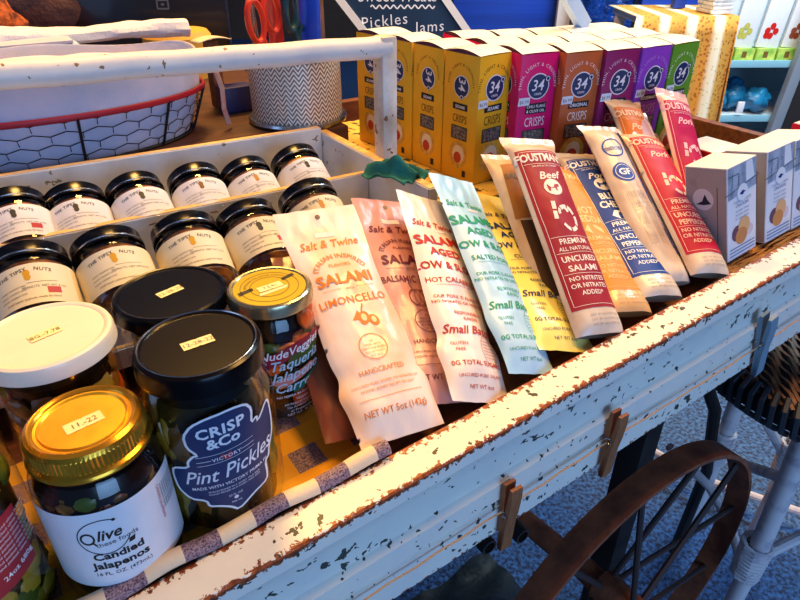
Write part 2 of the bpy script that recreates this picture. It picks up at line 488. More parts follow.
# --- candied jalapeno jar ("Olive these foods")
def jar_olive():
    e = empty('pickle_jar', at(-.004, .309, zf(0) + .0008), 'round jar of candied jalapenos with gold screw band and wide white label', 'jar')
    H = .116; R = .0362
    b = MB().use(m_gl)
    b.lathe([(0, .002), (.028, .001), (.034, .002), (.0372, .006), (R, .012), (R, .080), (.0352, .087), (.0320, .092), (.0300, .096), (.0300, H - .004)], 56)
    b.obj('glass', e)
    b = MB().use(m_brine)
    b.lathe([(0, .004), (.033, .004), (R - .002, .010), (R - .002, .078), (.0335, .085), (.030, .092), (0, .093)], 48); b.obj('brine', e)
    pieces(e, 'slice', R - .0012, .078, .084, 7, [m_pickd, m_jal], 4, (.006, .002), 'jalapeno_slice')
    mp1 = cyl(R, -PI/2 - .10, 0)
    mp = lambda x, y, o: mp1(x*.92, .0155 + y*.92, o)
    b = MB().use(m_white)
    b.poly([(-.052, .004), (.052, .004), (.052, .070), (-.052, .070)], mp, .0002, .003)
    lab = b.obj('paper_label', e)
    b = MB().use(m_ink)
    q = .0004
    b.ring(-.006, .0485, .0145, .0007, mp, q, 50, 1.0, 1.0, 6.0)
    b.disc(-.006+.0145*math.cos(1.0), .0485+.0145*math.sin(1.0), .0011, mp, q)
    b.poly([(.0065, .0405), (.0105, .0415), (.0095, .0375), (.006, .037)], mp, q, None)
    b.ring(-.0150, .0488, .0044, .0014, mp, q, 28, .82); b.stroke([(-.0125, .045), (-.0110, .0425)], .0012, mp, q)
    b.text('live', -.0105, .0460, .0118, mp, q, .02, .35, 'LEFT', .05, .9)
    b.text('these foods', -.0115, .0405, .0050, mp, q, 0, 0, 'LEFT', .1, 1.05)
    b.text('Candied', -.001, .0292, .0082, mp, q, .032, sx=1.08)
    b.text('Jalapenos', -.001, .0210, .0082, mp, q, .032, sx=1.08)
    b.text('16 FL. OZ. (473mL)', -.001, .0145, .0042, mp, q, .006)
    for k in range(9): b.text('INGREDIENTS: PEPPER', .034 + k*.0022, .062, .0021, mp, q, 0, 0, 'LEFT', -PI/2)
    b.use(m_redp); b.text('CANDIED JALAPENOS', .031, .064, .003, mp, q, 0, 0, 'LEFT', -PI/2)
    b.obj('lettering', lab)
    b = MB().use(m_gold)
    zl = H - .018; Rl = .0306
    rid = lambda a, z: 1 + (.022 if (int(a * 240 + .5) % 3 == 0 and z > zl + .006 and z < H - .004) else 0)
    b.lathe([(.0305, zl), (.0325, zl), (.0331, zl + .0015), (.0325, zl + .003), (Rl, zl + .0042), (Rl, zl + .0062), (Rl, zl + .0068), (Rl, H - .0045), (Rl, H - .004), (Rl - .0008, H - .0015), (Rl - .003, H), (Rl - .0045, H - .0006), (Rl - .0055, H - .0018)], 240, wob=rid)
    band = b.obj('screw_band', e)
    b = MB().use(m_gold2)
    b.lathe([(Rl - .0052, H - .002), (Rl - .007, H - .0022), (Rl - .0078, H - .0010), (Rl - .009, H - .0022), (0, H - .0022)], 64)
    lid = b.obj('lid', e)
    sticker(lid, H - .0022, .15, '11.-22', .020, .009, cy=-.002)
jar_olive()

# --- pint pickles
def jar_pint():
    e = empty('pickle_jar', at(.066, .3185, zf(.066) + .0008), 'big jar of pint pickles with flat black lid and navy crest label', 'jar')
    H = .130; R = .0400
    b = MB().use(m_gl)
    b.lathe([(0, .002), (.032, .001), (.037, .003), (.0395, .008), (R, .014), (R, .090), (.0390, .099), (.0362, .106), (.0358, .109), (.0350, .112), (.0345, H - .006)], 64)
    b.obj('glass', e)
    b = MB().use(m_brine2)
    b.lathe([(0, .004), (.034, .004), (R - .006, .010), (R - .006, .090), (.033, .099), (.031, .104), (0, .105)], 48); b.obj('brine', e)
    pieces(e, 'spear', R - .0015, .018, .088, 34, [m_pick, m_pickd, m_pick], 11, (.0075, .024), 'pickle')
    mp0 = cyl(R, math.radians(-96), 0)
    mp = lambda x, y, o: mp0(x * 1.02, .0105 + y * .99 + x * .12, o)
    sh = [(0, -.044), (.011, -.037), (.022, -.0355), (.023, -.030), (.0225, -.020), (.0265, -.0185), (.0275, -.013), (.0335, -.004), (.035, .008), (.034, .021), (.031, .0235),
          (.0215, .0155), (.0215, .0205), (.017, .0185), (.0185, .029), (.0150, .0355), (.006, .0385), (-.008, .038), (-.017, .0345), (-.0225, .027), (-.022, .018), (-.0165, .0105),
          (-.0195, .0105), (-.0235, .006), (-.0235, .0015), (-.034, .0005), (-.0355, -.006), (-.034, -.018), (-.027, -.0265), (-.0175, -.0285), (-.0165, -.034), (-.010, -.0355), (-.004, -.039)]
    sh = [(x * 1.0, y * .98 + .058) for x, y in sh]
    def smooth(P):
        o = []
        for i, p in enumerate(P):
            q = P[(i+1) % len(P)]
            o += [(p[0]*.8 + q[0]*.2, p[1]*.8 + q[1]*.2), (p[0]*.2 + q[0]*.8, p[1]*.2 + q[1]*.8)]
        return o
    b = MB().use(m_navy); sh = smooth(sh); b.poly(sh, mp, .0002, .003)
    lab = b.obj('crest_label', e)
    b = MB().use(m_white); q = .0004
    b.stroke(sh, .0016, mp, q, True)
    b.text('CRISP', -.0015, .0805, .0105, mp, q, .03, 0, sp=1.1)
    b.text('&Co', -.001, .0715, .0105, mp, q, .03)
    b.stroke([(-.0185, .0665), (.0165, .0665)], .0003, mp, q); b.stroke([(-.0185, .0625), (-.010, .0625)], .0004, mp, q); b.stroke([(.008, .0625), (.0165, .0625)], .0004, mp, q); b.stroke([(-.0185, .0595), (.0165, .0595)], .0003, mp, q)
    b.text('Pint', -.0185, .0450, .0150, mp, q, .008, .35, 'CENTER', .0, .85)
    b.text('Pickles', .0125, .0465, .0155, mp, q, .008, .35, 'CENTER', .05, .80)
    b.text('MADE WITH VICTORY PRIMA PILS', .001, .0395, .0034, mp, q, .01)
    for k in range(2): b.text('PICKLES BRINED IN A SWEET, MILD BEER', .001, .0360 - k*.0022, .0018, mp, q)
    b.disc(0, .0265, .0014, mp, q)
    b.text('32 FL OZ', 0, .0285, .0022, mp, q); b.text('946 mL', 0, .0225, .0022, mp, q)
    b.use(m_redp)
    b.poly([(-.004, .0650), (-.001, .0640), (.002, .0650), (.003, .0625), (0, .0590), (-.004, .0625)], mp, q - .0001, None)
    b.use(m_white); b.text('VICTORY', -.0008, .0612, .0037, mp, q + .0001, .015, sp=1.15)
    b.obj('lettering', lab)
    lid = twist_lid(e, m_blacklid, .0376, H - .0135, .0135, m_steel)
    sticker(lid, H - .0010, .02, '12-28-22')
jar_pint()

def jar_plain(name, u, v, H, R, Rl, lm, label, st, rot, mats, seed, brine):
    e = empty(name, at(u, v, zf(u) + .0008), label, 'jar')
    b = MB().use(m_gl)
    b.lathe([(0, .002), (R*.85, .001), (R*.96, .004), (R, .012), (R, H - .032), (R*.985, H - .024), (Rl*.9, H - .018), (Rl*.92, H - .006)], 48)
    b.obj('glass', e)
    b = MB().use(brine); b.lathe([(0, .004), (R*.85, .004), (R - .006, .010), (R - .006, H - .03), (Rl*.8, H - .022), (0, H - .021)], 40); b.obj('brine', e)
    pieces(e, 'slice', R - .0015, .02, H - .03, 40, mats, seed, (.012, .004), 'pickle_slice')
    lid = twist_lid(e, lm, Rl, H - .011, .011, None)
    sticker(lid, H - .0010, rot, st)
    return e
jar_plain('pickle_jar', -.009, .391, .1275, .0375, .0400, m_creamlid, 'jar with broad plain cream-white lid behind the gold-lidded jalapeno jar', '8G.-7.78', .25, [m_carrot, m_pickd, m_pick], 21, m_brine)
jar_plain('pickle_jar', .076, .4245, .109, .0395, .0415, m_navylid, 'jar with glossy blue-black lid behind the pint pickles jar', '12-28-22', .25, [m_pickd, m_carrot], 22, m_brine)

# --- taqueria carrots jar
def jar_nude():
    e = empty('pickle_jar', at(.139, .386, zf(.139) + .0008), 'slim jar of orange taqueria carrots and jalapenos with yellow-gold lid', 'jar')
    H = .108; R = .0335
    b = MB().use(m_gl)
    b.lathe([(0, .002), (.027, .001), (.032, .004), (R, .010), (R, .080), (.0325, .088), (.029, .094), (.029, H - .004)], 56); b.obj('glass', e)
    b = MB().use(m_brine); b.lathe([(0, .004), (.029, .004), (R - .009, .010), (R - .009, .08), (.022, .088), (0, .089)], 40); b.obj('brine', e)
    pieces(e, 'slice', R - .0015, .016, .086, 44, [m_carrot, m_carrot, m_jal, m_carrot], 5, (.0095, .0045), 'carrot_slice')
    mp = cyl(R, math.radians(-88), 0)
    b = MB().use(mat('maroon_print', '#8e1730', .5)); q = .0003
    b.poly([(-.031, .063), (.003, .076), (.026, .077), (.027, .069), (.004, .067), (-.027, .052)], mp, q, .003)
    b.use(mat('jar_print_green', '#46571f', .5)); b.poly([(-.004, .0655), (.026, .067), (.018, .056), (-.008, .054)], mp, q, .003)
    b.use(mat('jar_print_pink', '#d77f6e', .5)); b.poly([(-.022, .043), (.012, .052), (.022, .049), (-.014, .036)], mp, q, .003)
    b.use(mat('jar_print_teal', '#16604a', .5)); b.poly([(-.006, .036), (.022, .046), (.020, .036), (-.004, .030)], mp, q, .003)
    lab = b.obj('printed_band', e)
    b = MB().use(m_white); q = .0006
    b.text('NudeVeggies', -.002, .0655, .0098, mp, q, .012, .35, rot=.12)
    c = mat('pale_blue_print', '#b5d4e6', .5); b.use(c)
    b.text('Taqueria', .000, .0545, .0120, mp, q, .01, .4, rot=.08)
    b.text('Jalapeno', .000, .0440, .0120, mp, q, .01, .4, rot=.08)
    b.text('Carrots', .000, .0335, .0120, mp, q, .01, .4, rot=.08)
    b.use(m_white)
    b.text('NO PEPPER IN CUPBOARD', 0, .0275, .0030, mp, q, rot=.05)
    for k, t in enumerate(('VEGAN', 'All Natural Ingredients', 'No Artificial Colors', 'or Preservatives', 'NET WT. 16 FL OZ')):
        b.text(t, .002, .0230 - k * .0035, .0032, mp, q, rot=.05)
    b.obj('lettering', lab)
    lid = twist_lid(e, mat('silver_gold', '#b9b08a', .25, .9), .0315, H - .010, .010)
    b = MB(); mp = planar(0, 0, H - .0011); q = .0003
    b.use(mat('yellow_foil', '#cdb52e', .28, .45, .5)); b.disc(0, 0, .0268, mp, .0001, 48)
    b.use(mat('lid_brown_ink', '#7a5a20', .5))
    b.ring(0, 0, .0215, .0006, mp, q, 48); b.ring(0, 0, .0145, .0006, mp, q, 40)
    b.text('REFRIGERATE AFTER OPENING', 0, .0165, .0030, mp, q, arc=.0175)
    b.use(m_ink)
    b.poly([(-.024, -.002), (-.012, .001), (-.012, .005), (-.024, .003)], mp, q, None); b.poly([(.012, .003), (.023, .006), (.023, .010), (.012, .007)], mp, q, None)
    b.use(mat('jar_print_cream', '#e9dfae', .5)); b.poly([(-.012, -.010), (.010, -.008), (.013, -.0045), (-.010, -.006)], mp, q, None)
    b.obj('lid_print', lid)
    sticker(lid, H - .0008, .05, '7.2.91', .019, .0075, cy=-.001)
jar_nude()

# --- cut-off jar with red label at the left edge
def jar_red():
    u = -.079
    e = empty('pickle_jar', at(u, .315, zf(u) + .0015), 'tall jar of green olives with dark red label, cut off by the left edge', 'jar')
    H = .15; R = .0375
    b = MB().use(m_gl)
    b.lathe([(0, .002), (R*.85, .001), (R*.96, .004), (R, .012), (R, H - .03), (R*.9, H - .018), (R*.82, H - .014), (R*.82, H - .004)], 48); b.obj('glass', e)
    b = MB().use(m_brine2); b.lathe([(0, .004), (R*.85, .004), (R - .006, .010), (R - .006, H - .03), (R*.6, H - .022), (0, H - .021)], 40); b.obj('brine', e)
    pieces(e, 'slice', R - .0015, .012, H - .03, 48, [m_olive, m_olive, m_jal, m_pickd], 31, (.011, .006), 'olive')
    mp1 = cyl(R, math.radians(-94), 0); mp = lambda x, y, o: mp1(x, y + .012, o)
    b = MB().use(m_redlab); b.poly([(-.05, .022), (.040, .040), (.040, .082), (-.05, .082)], mp, .0002, .003)
    lab = b.obj('red_label', e)
    b = MB().use(m_white); q = .0004
    b.disc(-.002, .052, .019, mp, q, 32, .95, .003); b.use(m_redp); b.ring(-.002, .052, .020, .0012, mp, q, 48, .95)
    b.use(m_white)
    for k in range(8): b.text('hand packed olives in brine', .0185 + .0*k, .074 - k*.0032, .0026, mp, q, 0, 0, 'LEFT', .1)
    b.text('24oz 680g', .020, .043, .0048, mp, q, .006, 0, 'LEFT', .2)
    b.use(m_ink); b.text('gluten free & vegan', -.002, .046, .003, mp, q + .0001, rot=.3)
    b.obj('lettering', lab)
    twist_lid(e, m_gold, R*.88, H - .012, .012)
jar_red()

# --- checked cloth along the plank's inner edge
t = NT('checked_cloth')
co = t.coord(); sp = t.new('ShaderNodeSeparateXYZ'); t.link(co, sp.inputs[0])
fx = t.math('GREATER_THAN', t.math('FRACT', t.math('MULTIPLY', sp.outputs[0], 22.0)), .5)
fy = t.math('GREATER_THAN', t.math('FRACT', t.math('ADD', t.math('MULTIPLY', sp.outputs[1], 22.0), .3)), .5)
w = t.ramp(t.noise(900, 2, .5, co), .35, .6)
dk = t.mix(w, lin('#4f3a4e'), lin('#a08890'))
c1 = t.mix(fx, lin('#e6cfae'), dk)
c2 = t.mix(fx, lin('#d89a30'), dk)
sel = t.math('GREATER_THAN', sp.outputs[1], .012)
c = t.mix(sel, c1, t.mix(fy, c2, lin('#e9a52a')))
m_check = t.done(t.bsdf(c, .85, 0, .2, (t.noise(500, 2, .5, co), .5, .0006)))
def cl(a, bb):
    u = -.16 + .33 * a
    wv = .0012 * math.sin(u * 90) + .0012 * noise.noise(Vector((u * 40, bb * 3, 0)))
    if bb < .3:
        k = bb / .3; ang = PI * (1 - k)
        v = .2735 + .0055 * math.cos(ang) ; z = .7165 + SL*u + .011 + .0055 * math.sin(ang) + wv
    elif bb < .42:
        k = (bb - .3) / .12; v = .278 + .0005*k; z = .7275 + SL*u - (.0142) * k + wv*(1-k)
    else:
        k = (bb - .42) / .58; v = .2785 + .16 * k; z = .7123 + SL*u + .0002
    return (u, v - .27, z)
def cl2(a, bb):
    p = cl(a, bb); return (p[0], p[1] + (.0 if bb > .42 else .0), p[2])
b = MB().use(m_check); b.grid(cl2, 120, 40)
o = b.obj('checked_cloth', None, at(0, .27, 0))
sol = o.modifiers.new('s', 'SOLIDIFY'); sol.thickness = .0008; sol.offset = 1
tag(o, 'brown and cream checked cloth with gold squares under the jars by the plank edge', 'cloth')

# ================================================================== JAR TRAY
m_traypaint = chipped('tray_paint', base='#e8e4de', base2='#cfd0d2', edges=(), spot=.72, dark='#8a7a60')
m_bare = mat('bare_edge', '#e6bd7c', .55, var=('#c98e4e', 50, .4, .7, (1, 5, 5)), bump=(80, .3, .0008))
tray = empty('jar_tray', at(0, 0, 0), 'white wooden two-row tray with bare wood edges and round carrying rail, holding small nut jars', 'tray')
def plank(parent, name, x0, y0, z0, x1, y1, z1, dz0=0, dz1=0, ex=1):
    """plank with bare top edge; top height may change along x"""
    b = MB().use(m_traypaint)
    n = 1
    V = [b.v(p) for p in ((x0,y0,z0),(x1,y0,z0),(x1,y1,z0),(x0,y1,z0),(x0,y0,z1+dz0),(x1,y0,z1+dz1),(x1,y1,z1+dz1),(x0,y1,z1+dz0))]
    for q in ((3,2,1,0),(0,1,5,4),(1,2,6,5),(2,3,7,6),(3,0,4,7)): b.face([V[i] for i in q])
    b.use(m_bare); b.face([V[i] for i in (4,5,6,7)])
    bmesh.ops.bevel(b.bm, geom=b.bm.edges[:], offset=.0012, segments=2, affect='EDGES')
    return b.obj(name, parent)
plank(tray, 'back_board', -.36, .700, .746, .345, .710, .853, 0, -.015)
plank(tray, 'divider', -.36, .586, .746, .345, .595, .826, .003, -.012)
plank(tray, 'front_board', -.36, .4665, .742, .345, .473, .762)
plank(tray, 'end_board', .3455, .470, .742, .3575, .710, .832)
plank(tray, 'end_board', -.372, .470, .742, -.3605, .710, .84)
b = MB().use(m_traypaint); b.box((-.36, .4735, .742), (.345, .6995, .7455)); b.obj('tray_floor', tray)
m_rail = chipped('rail_paint', base='#efe8dc', base2='#dcd8d4', edges=(), spot=.70, dark='#8a6a48', sc=1.6)
b = MB().use(m_rail)
b.tube([(-.36 + .73*k/30, .583 + .0007*math.sin(k), .9685 - .0215*(k/30) + .0005*math.sin(k*1.7)) for k in range(31)], .0108, 20)
b.obj('carrying_rail', tray, None)
m_post = chipped('post_paint', base='#ece4d6', base2='#b9a088', edges=(), spot=.66, dark='#8a5c38', sc=1.3)
b = MB().use(m_post); b.box((.3577, .573, .765), (.3765, .594, .958), .0035); b.obj('post', tray)
b = MB().use(m_post); b.box((-.385, .571, .765), (-.3722, .596, .982), .003); b.obj('post', tray)

m_nut = mat('nut_mix', '#5a2f14', .3, 0, .5, var=('#a8682c', 60, .4, .62), bump=(90, .9, .002))
m_lab1 = mat('mini_label_white', '#eceaf0', .5)
m_lab2 = mat('mini_label_cream', '#f3e6c4', .5)
m_nutlogo = [mat('nut_black', '#2a2a2c', .5), mat('nut_yellow', '#d9a11e', .5), mat('nut_brown', '#7a4a26', .5), mat('nut_tan', '#c98a3c', .5)]
def mini(R, labm, nutm, M, label, red, fill):
    e = empty('nut_jar', M, label, 'jar', None)
    Hh = R * 2.3
    b = MB().use(m_gl)
    b.lathe([(0, .001), (R*.8, 0), (R*.94, .002), (R, .006), (R, Hh*.70), (R*.95, Hh*.78), (R*.86, Hh*.82), (R*.86, Hh*.98)], 40); b.obj('glass', e)
    b = MB().use(fill); b.lathe([(0, .0025), (R*.78, .0025), (R - .0025, .007), (R - .0025, Hh*.68), (R*.85, Hh*.74), (0, Hh*.75)], 32); b.obj('nuts', e)
    mp = cyl(R, -PI/2, 0)
    b = MB().use(labm)
    W = R * 1.75
    b.poly([(-W, Hh*.13), (W, Hh*.13), (W, Hh*.65), (-W, Hh*.65)], mp, .0002, .003)
    lab = b.obj('paper_label', e)
    b = MB().use(nutm); q = .0004; s = R / .0285
    b.disc(-.001*s, Hh*.53, .0030*s, mp, q, 16, .8); b.disc(-.0008*s, Hh*.475, .0026*s, mp, q, 16, .85)
    b.use(m_ink)
    b.text('THE TIPSY', -.0105*s, Hh*.535, .0042*s, mp, q, .01, rot=.18, sp=1.1)
    b.text('NUTS', .0095*s, Hh*.54, .0042*s, mp, q, .01, rot=-.18, sp=1.1)
    b.use(m_inkg)
    b.stroke([(-.002*s, Hh*.40), (.018*s, Hh*.40)], .0003, mp, q)
    for k in range(3): b.text('sweet roasted nuts', -.012*s, Hh*.36 - k*.0035*s, .0024*s, mp, q, rot=.08)
    b.text('PEANUTS  NET WT 4 OZ', .009*s, Hh*.33, .0026*s, mp, q)
    b.text('small batch peanuts made by hand', 0, Hh*.19, .0026*s, mp, q)
    b.use(m_redp)
    if red: b.poly([(.010*s, Hh*.245), (.019*s, Hh*.245), (.019*s, Hh*.325), (.010*s, Hh*.325)], mp, q, .003)
    b.obj('lettering', lab)
    b = MB().use(m_navylid)
    b.lathe([(R*.97, Hh*.80), (R*.98, Hh*.80), (R*.98, Hh*.83), (R*.96, Hh*.845), (R*.96, Hh*.985), (R*.93, Hh), (R*.85, Hh*.995), (0, Hh*.99)], 44)
    b.use(m_steel); b.lathe([(R*.975, Hh*.832), (R*.992, Hh*.838), (R*.992, Hh*.85), (R*.965, Hh*.858)], 44)
    b.obj('lid', e)
    return e
def mM(u, v, z, R, tilt, yaw=0):
    Hh = R * 2.3
    ax = Matrix.Rotation(math.radians(-(90 - tilt)), 4, 'X')      # axis leans away from the front
    M = at(u, v - .002, z, yaw, ax)
    return M @ Matrix.Translation((0, 0, -Hh*.42))
row1 = [(-.004, .848, 0, True), (.046, .842, 0, False), (.104, .841, 0, False), (.163, .839, 2, False), (.221, .835, 3, False), (.281, .838, 0, False)]
nm1 = ['leftmost nut jar in the back tray row, cut by the left edge', 'second nut jar from the left in the back tray row', 'third nut jar from the left in the back tray row',
       'fourth nut jar from the left in the back tray row, brown nut on label', 'fifth nut jar from the left in the back tray row, tan nut on label', 'rightmost nut jar in the back tray row, golden nuts under its lid']
for (u, z, c, red), n in zip(row1, nm1):
    o = mini(.0288, m_lab1, m_nutlogo[c], mM(u, .621, z - .036, .0288, 32, random.uniform(-.08, .08)), n, red, mat('golden_nuts', '#c98326', .35, var=('#6a3412', 60, .4, .6), bump=(90, .9, .002)) if u > .27 else m_nut)
    o['group'] = 'nut jars in the back row of the tray'
row2 = [(-.008, .829, 1, True), (.054, .826, 1, False), (.119, .824, 1, False), (.180, .822, 0, True), (.2445, .829, 3, False)]
nm2 = ['leftmost nut jar with cream label in the front tray row', 'second nut jar from the left in the front tray row, above the cream lid', 'nut jar in the front tray row above the blue-black lid, yellow nut on label',
       'nut jar in the front tray row behind the cream limoncello pack', 'rightmost nut jar in the front tray row beside the teal cloth']
for (u, z, c, red), n in zip(row2, nm2):
    o = mini(.0306, m_lab2, m_nutlogo[c], mM(u, .515, z - .030, .0306, 31, random.uniform(-.08, .08)), n, red, m_nut)
    o['group'] = 'nut jars in the front row of the tray'

# teal cloth on the tray end
m_teal = mat('teal_cloth', '#11776c', .8, var=('#0c5a54', 60, .3, .7), bump=(300, .5, .001))
def tf(a, c):
    x = -.03 + .065*a; y = -.055 + .11*c
    x *= .62; y *= .55
    h = .016 * math.exp(-((a - .45)/.28)**2 - ((c - .5)/.45)**2) + .006*noise.noise(Vector((a*4, c*4, 1)))+ .004*math.sin(a*14 + c*5)
    return (x, y, h)
b = MB().use(m_teal); b.grid(tf, 30, 40)
o = b.obj('teal_cloth', None, at(.340, .525, .832, .25))
s_ = o.modifiers.new('s', 'SOLIDIFY'); s_.thickness = .0015
tag(o, 'crumpled teal cloth draped at the right end of the jar tray', 'cloth')

# crate under the tray, crate under the crispbread boxes
b = MB().use(m_brown); b.box((-.34, .49, .7355), (.33, .69, .7418), .002)
tag(b.obj('wooden_riser', None, at(0, 0, 0)), 'low brown wooden riser underneath the white jar tray', 'riser')
m_yel = chipped('yellow_crate', base='#e8c25a', base2='#c99a3a', edges=(), spot=.62, dark='#3a3024')
b = MB().use(m_dk); b.box((.405, .505, .758), (.80, .86, .786), .002)
rz = b.obj('crate_body', None, None)
cr = empty('wooden_crate', at(0, 0, 0), 'dark low crate with worn yellow top edge carrying the crispbread boxes', 'crate')
rz.parent = cr
b = MB().use(m_yel); b.box((.3885, .50, .786), (.80, .86, .7895), .001); b.obj('crate_top', cr)

# ================================================================== CRISPBREAD BOXES
BW, BD, BH = .049, .056, .148
m_cw = mat('box_top_white', '#eef0f4', .4, var=('#d8e2ee', 30, .4, .6))
m_dkp = mat('flap_purple', '#5a2540', .6)  # dark purple card of the flap, its own colour
flav = [('yellow', '#f3b523', '#5a3210', 'SESAME', None), ('pink', '#e2106c', '#f6e6ec', 'CHILI FLAKE', '& OLIVE OIL'), ('orange-brown', '#c4602e', '#f3e2d6', 'ORIGINAL', None),
        ('plum', '#8f1f60', '#e9d4e2', 'CRACKED', 'PEPPER'), ('purple', '#8a3fc0', '#c890d8', 'ROSEMARY', None), ('green', '#5f9a2c', '#e8f2d8', 'ROSEMARY', None)]
def box_print(b, mp, w, ink, t1, t2, side, crk):
    q = .0003
    k = 1.0 if not side else .86
    wm = m_white
    b.use(mat('arc_ink_' + ink, ink, .5)); b.text('THIN, LIGHT & CRUNCHY', 0, BH*.885, .0052*k, mp, q, 0, arc=.0215*k, sp=1.25)
    cx, cy, r = .001, BH*.735, .0132*k
    b.use(wm); b.disc(cx, cy, r*1.09, mp, q - .0001, 32)
    b.use(m_navy); b.disc(cx, cy, r, mp, q, 32)
    b.use(wm)
    if side:
        b.text('34', cx - .0042, cy + .0105, .0155, mp, q + .0002, .01, .15, 'LEFT', -PI/2, .95)
        b.use(m_navy); b.disc(cx + .001, cy - .0115, .0031, mp, q + .0001, 16); b.use(wm); b.ring(cx + .001, cy - .0115, .0021, .0008, mp, q + .0003, 16)
    else:
        b.text('34', cx - .0012, cy - .0045, .0172, mp, q + .0002, .008, .15, sx=.95)
        b.text('CRISPS', cx, cy - .0095, .0034, mp, q + .0002, .01)
        b.use(m_navy); b.disc(cx + .0118, cy + .0078, .0038, mp, q + .0001, 16); b.use(wm); b.ring(cx + .0118, cy + .0078, .0024, .0009, mp, q + .0003, 18)
    h = .0075 if not t2 else .0118
    y0 = BH*.56 - (h - .0075)
    b.use(m_ink); b.poly([(-.0135*k, y0), (.0145*k, y0), (.0145*k, y0 + h), (-.0135*k, y0 + h)], mp, q, None)
    b.use(wm)
    if t2:
        b.text(t1, .0005, y0 + h*.56, .0046*k, mp, q + .0002, .012); b.text(t2, .0005, y0 + h*.12, .0046*k, mp, q + .0002, .012)
    else: b.text(t1, .0005, y0 + .0018, .0055*k, mp, q + .0002, .015)
    b.use(mat('arc_ink_' + ink, ink, .5)); b.text('CRISPS', .0005, y0 - .0145, .0150*k, mp, q, .0, sx=.62)
    yw = y0 - .0185
    b.use(m_ink); b.poly([(-.015*k, yw - .016), (.016*k, yw - .016), (.016*k, yw), (-.015*k, yw)], mp, q, None)
    b.use(mat('cracker_window', '#8a8078', .4, var=('#3a3430', 300, .4, .6))); b.poly([(-.0135*k, yw - .015), (.0145*k, yw - .015), (.0145*k, yw - .001), (-.0135*k, yw - .001)], mp, q + .0001, None)
    b.use(crk); b.disc(0, .030, .0185*k, mp, q + .0002, 28, .95)
    b.use(mat('cracker_cream', '#f0dcb0', .5)); b.disc(.001, .031, .0125*k, mp, q + .0003, 20, .9)
    b.use(mat('cracker_berry', '#c23a1e', .5)); b.disc(0, .027, .0082*k, mp, q + .0004, 9, .95)
    b.use(m_ink); b.poly([(.010*k, .005), (.017*k, .005), (.017*k, .013), (.010*k, .013)], mp, q, None)
protos = {}
crkm = mat('cracker_disc', '#e8b84a', .5, var=('#d09a38', 120, .4, .6))
def crisp_box(ci, M, label, price, group):
    nm, colr, ink, t1, t2 = flav[ci]
    e = empty('crispbread_box', M, label, 'box', group)
    b = MB().use(mat('carton_' + nm, colr, .38, spec=.4))
    b.box((0, 0, 0), (BW, BD, BH - .004), .0006); b.obj('carton', e)
    b = MB()
    mp = lambda x, y, o: (BW/2 + x, -o, y)
    box_print(b, mp, BW, ink, t1, t2, False, crkm)
    b.obj('front_print', e)
    b = MB()
    mp = lambda x, y, o: (-o, BD/2 - x, y)
    box_print(b, mp, BD, ink, t1, t2, True, crkm)
    b.obj('side_print', e)
    b = MB().use(m_cw)
    def fl(a, c):
        return (BW*a, BD*c, BH - .004 + .0006 + .0042*math.sin(PI*c) * (1 - .15*a) + .0006*math.sin(a*3))
    b.grid(fl, 8, 16)
    def fl2(a, c):
        p = fl(a, c); return (p[0], p[1], BH - .0045)
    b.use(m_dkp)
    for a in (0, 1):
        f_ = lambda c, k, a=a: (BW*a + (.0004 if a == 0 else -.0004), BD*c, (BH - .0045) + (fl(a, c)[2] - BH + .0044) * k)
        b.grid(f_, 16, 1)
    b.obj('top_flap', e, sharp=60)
    if price:
        b = MB().use(mat('price_tag_white', '#dfe6f2', .5)); mp = lambda x, y, o: (BW/2 + x, -o, y)
        b.poly([(-.0245, BH*.60), (-.0095, BH*.60), (-.0085, BH*.66), (-.0235, BH*.66)], mp, .0008, None)
        b.use(m_inkg); b.text('$6.99', -.0165, BH*.615, .0055, mp, .0010)
        b.obj('price_tag', e)
    return e
u, v = .459, .537
yaws = [-22, -20, -18, -12, -6, 0]; own = [5, -10, -11, -9, -4, 0]
for ci in range(6):
    nm = flav[ci][0]
    src = None
    for r in range(4 if ci == 0 else 3):
        uu = u + r * (.005 if ci else -.005); vv = v + (.004 if ci == 1 else 0) + r * .0580
        M = at(uu, vv, .7902, math.radians(own[ci]) + (random.uniform(-.03, .03) if r else 0))
        g = 'boxes of ' + nm + ' crispbread crisps'
        lb = {0: f'{nm} crispbread box with white price tag at the front of its column', 1: f'{nm} crispbread box directly behind the front {nm} one',
              2: f'{nm} crispbread box at the very back of the {nm} column' if ci else 'yellow crispbread box third from the front, just right of the tray post', 3: 'yellow crispbread box standing farthest back, half behind the white tray post'}[r]
        if r == 0: src = crisp_box(ci, M, lb, True, g)
        elif r == 1: src = crisp_box(ci, M, lb, False, g)
        else: dup(src, M, lb, g)
    u += .050 * math.cos(math.radians(yaws[ci])); v += .050 * math.sin(math.radians(yaws[ci]))
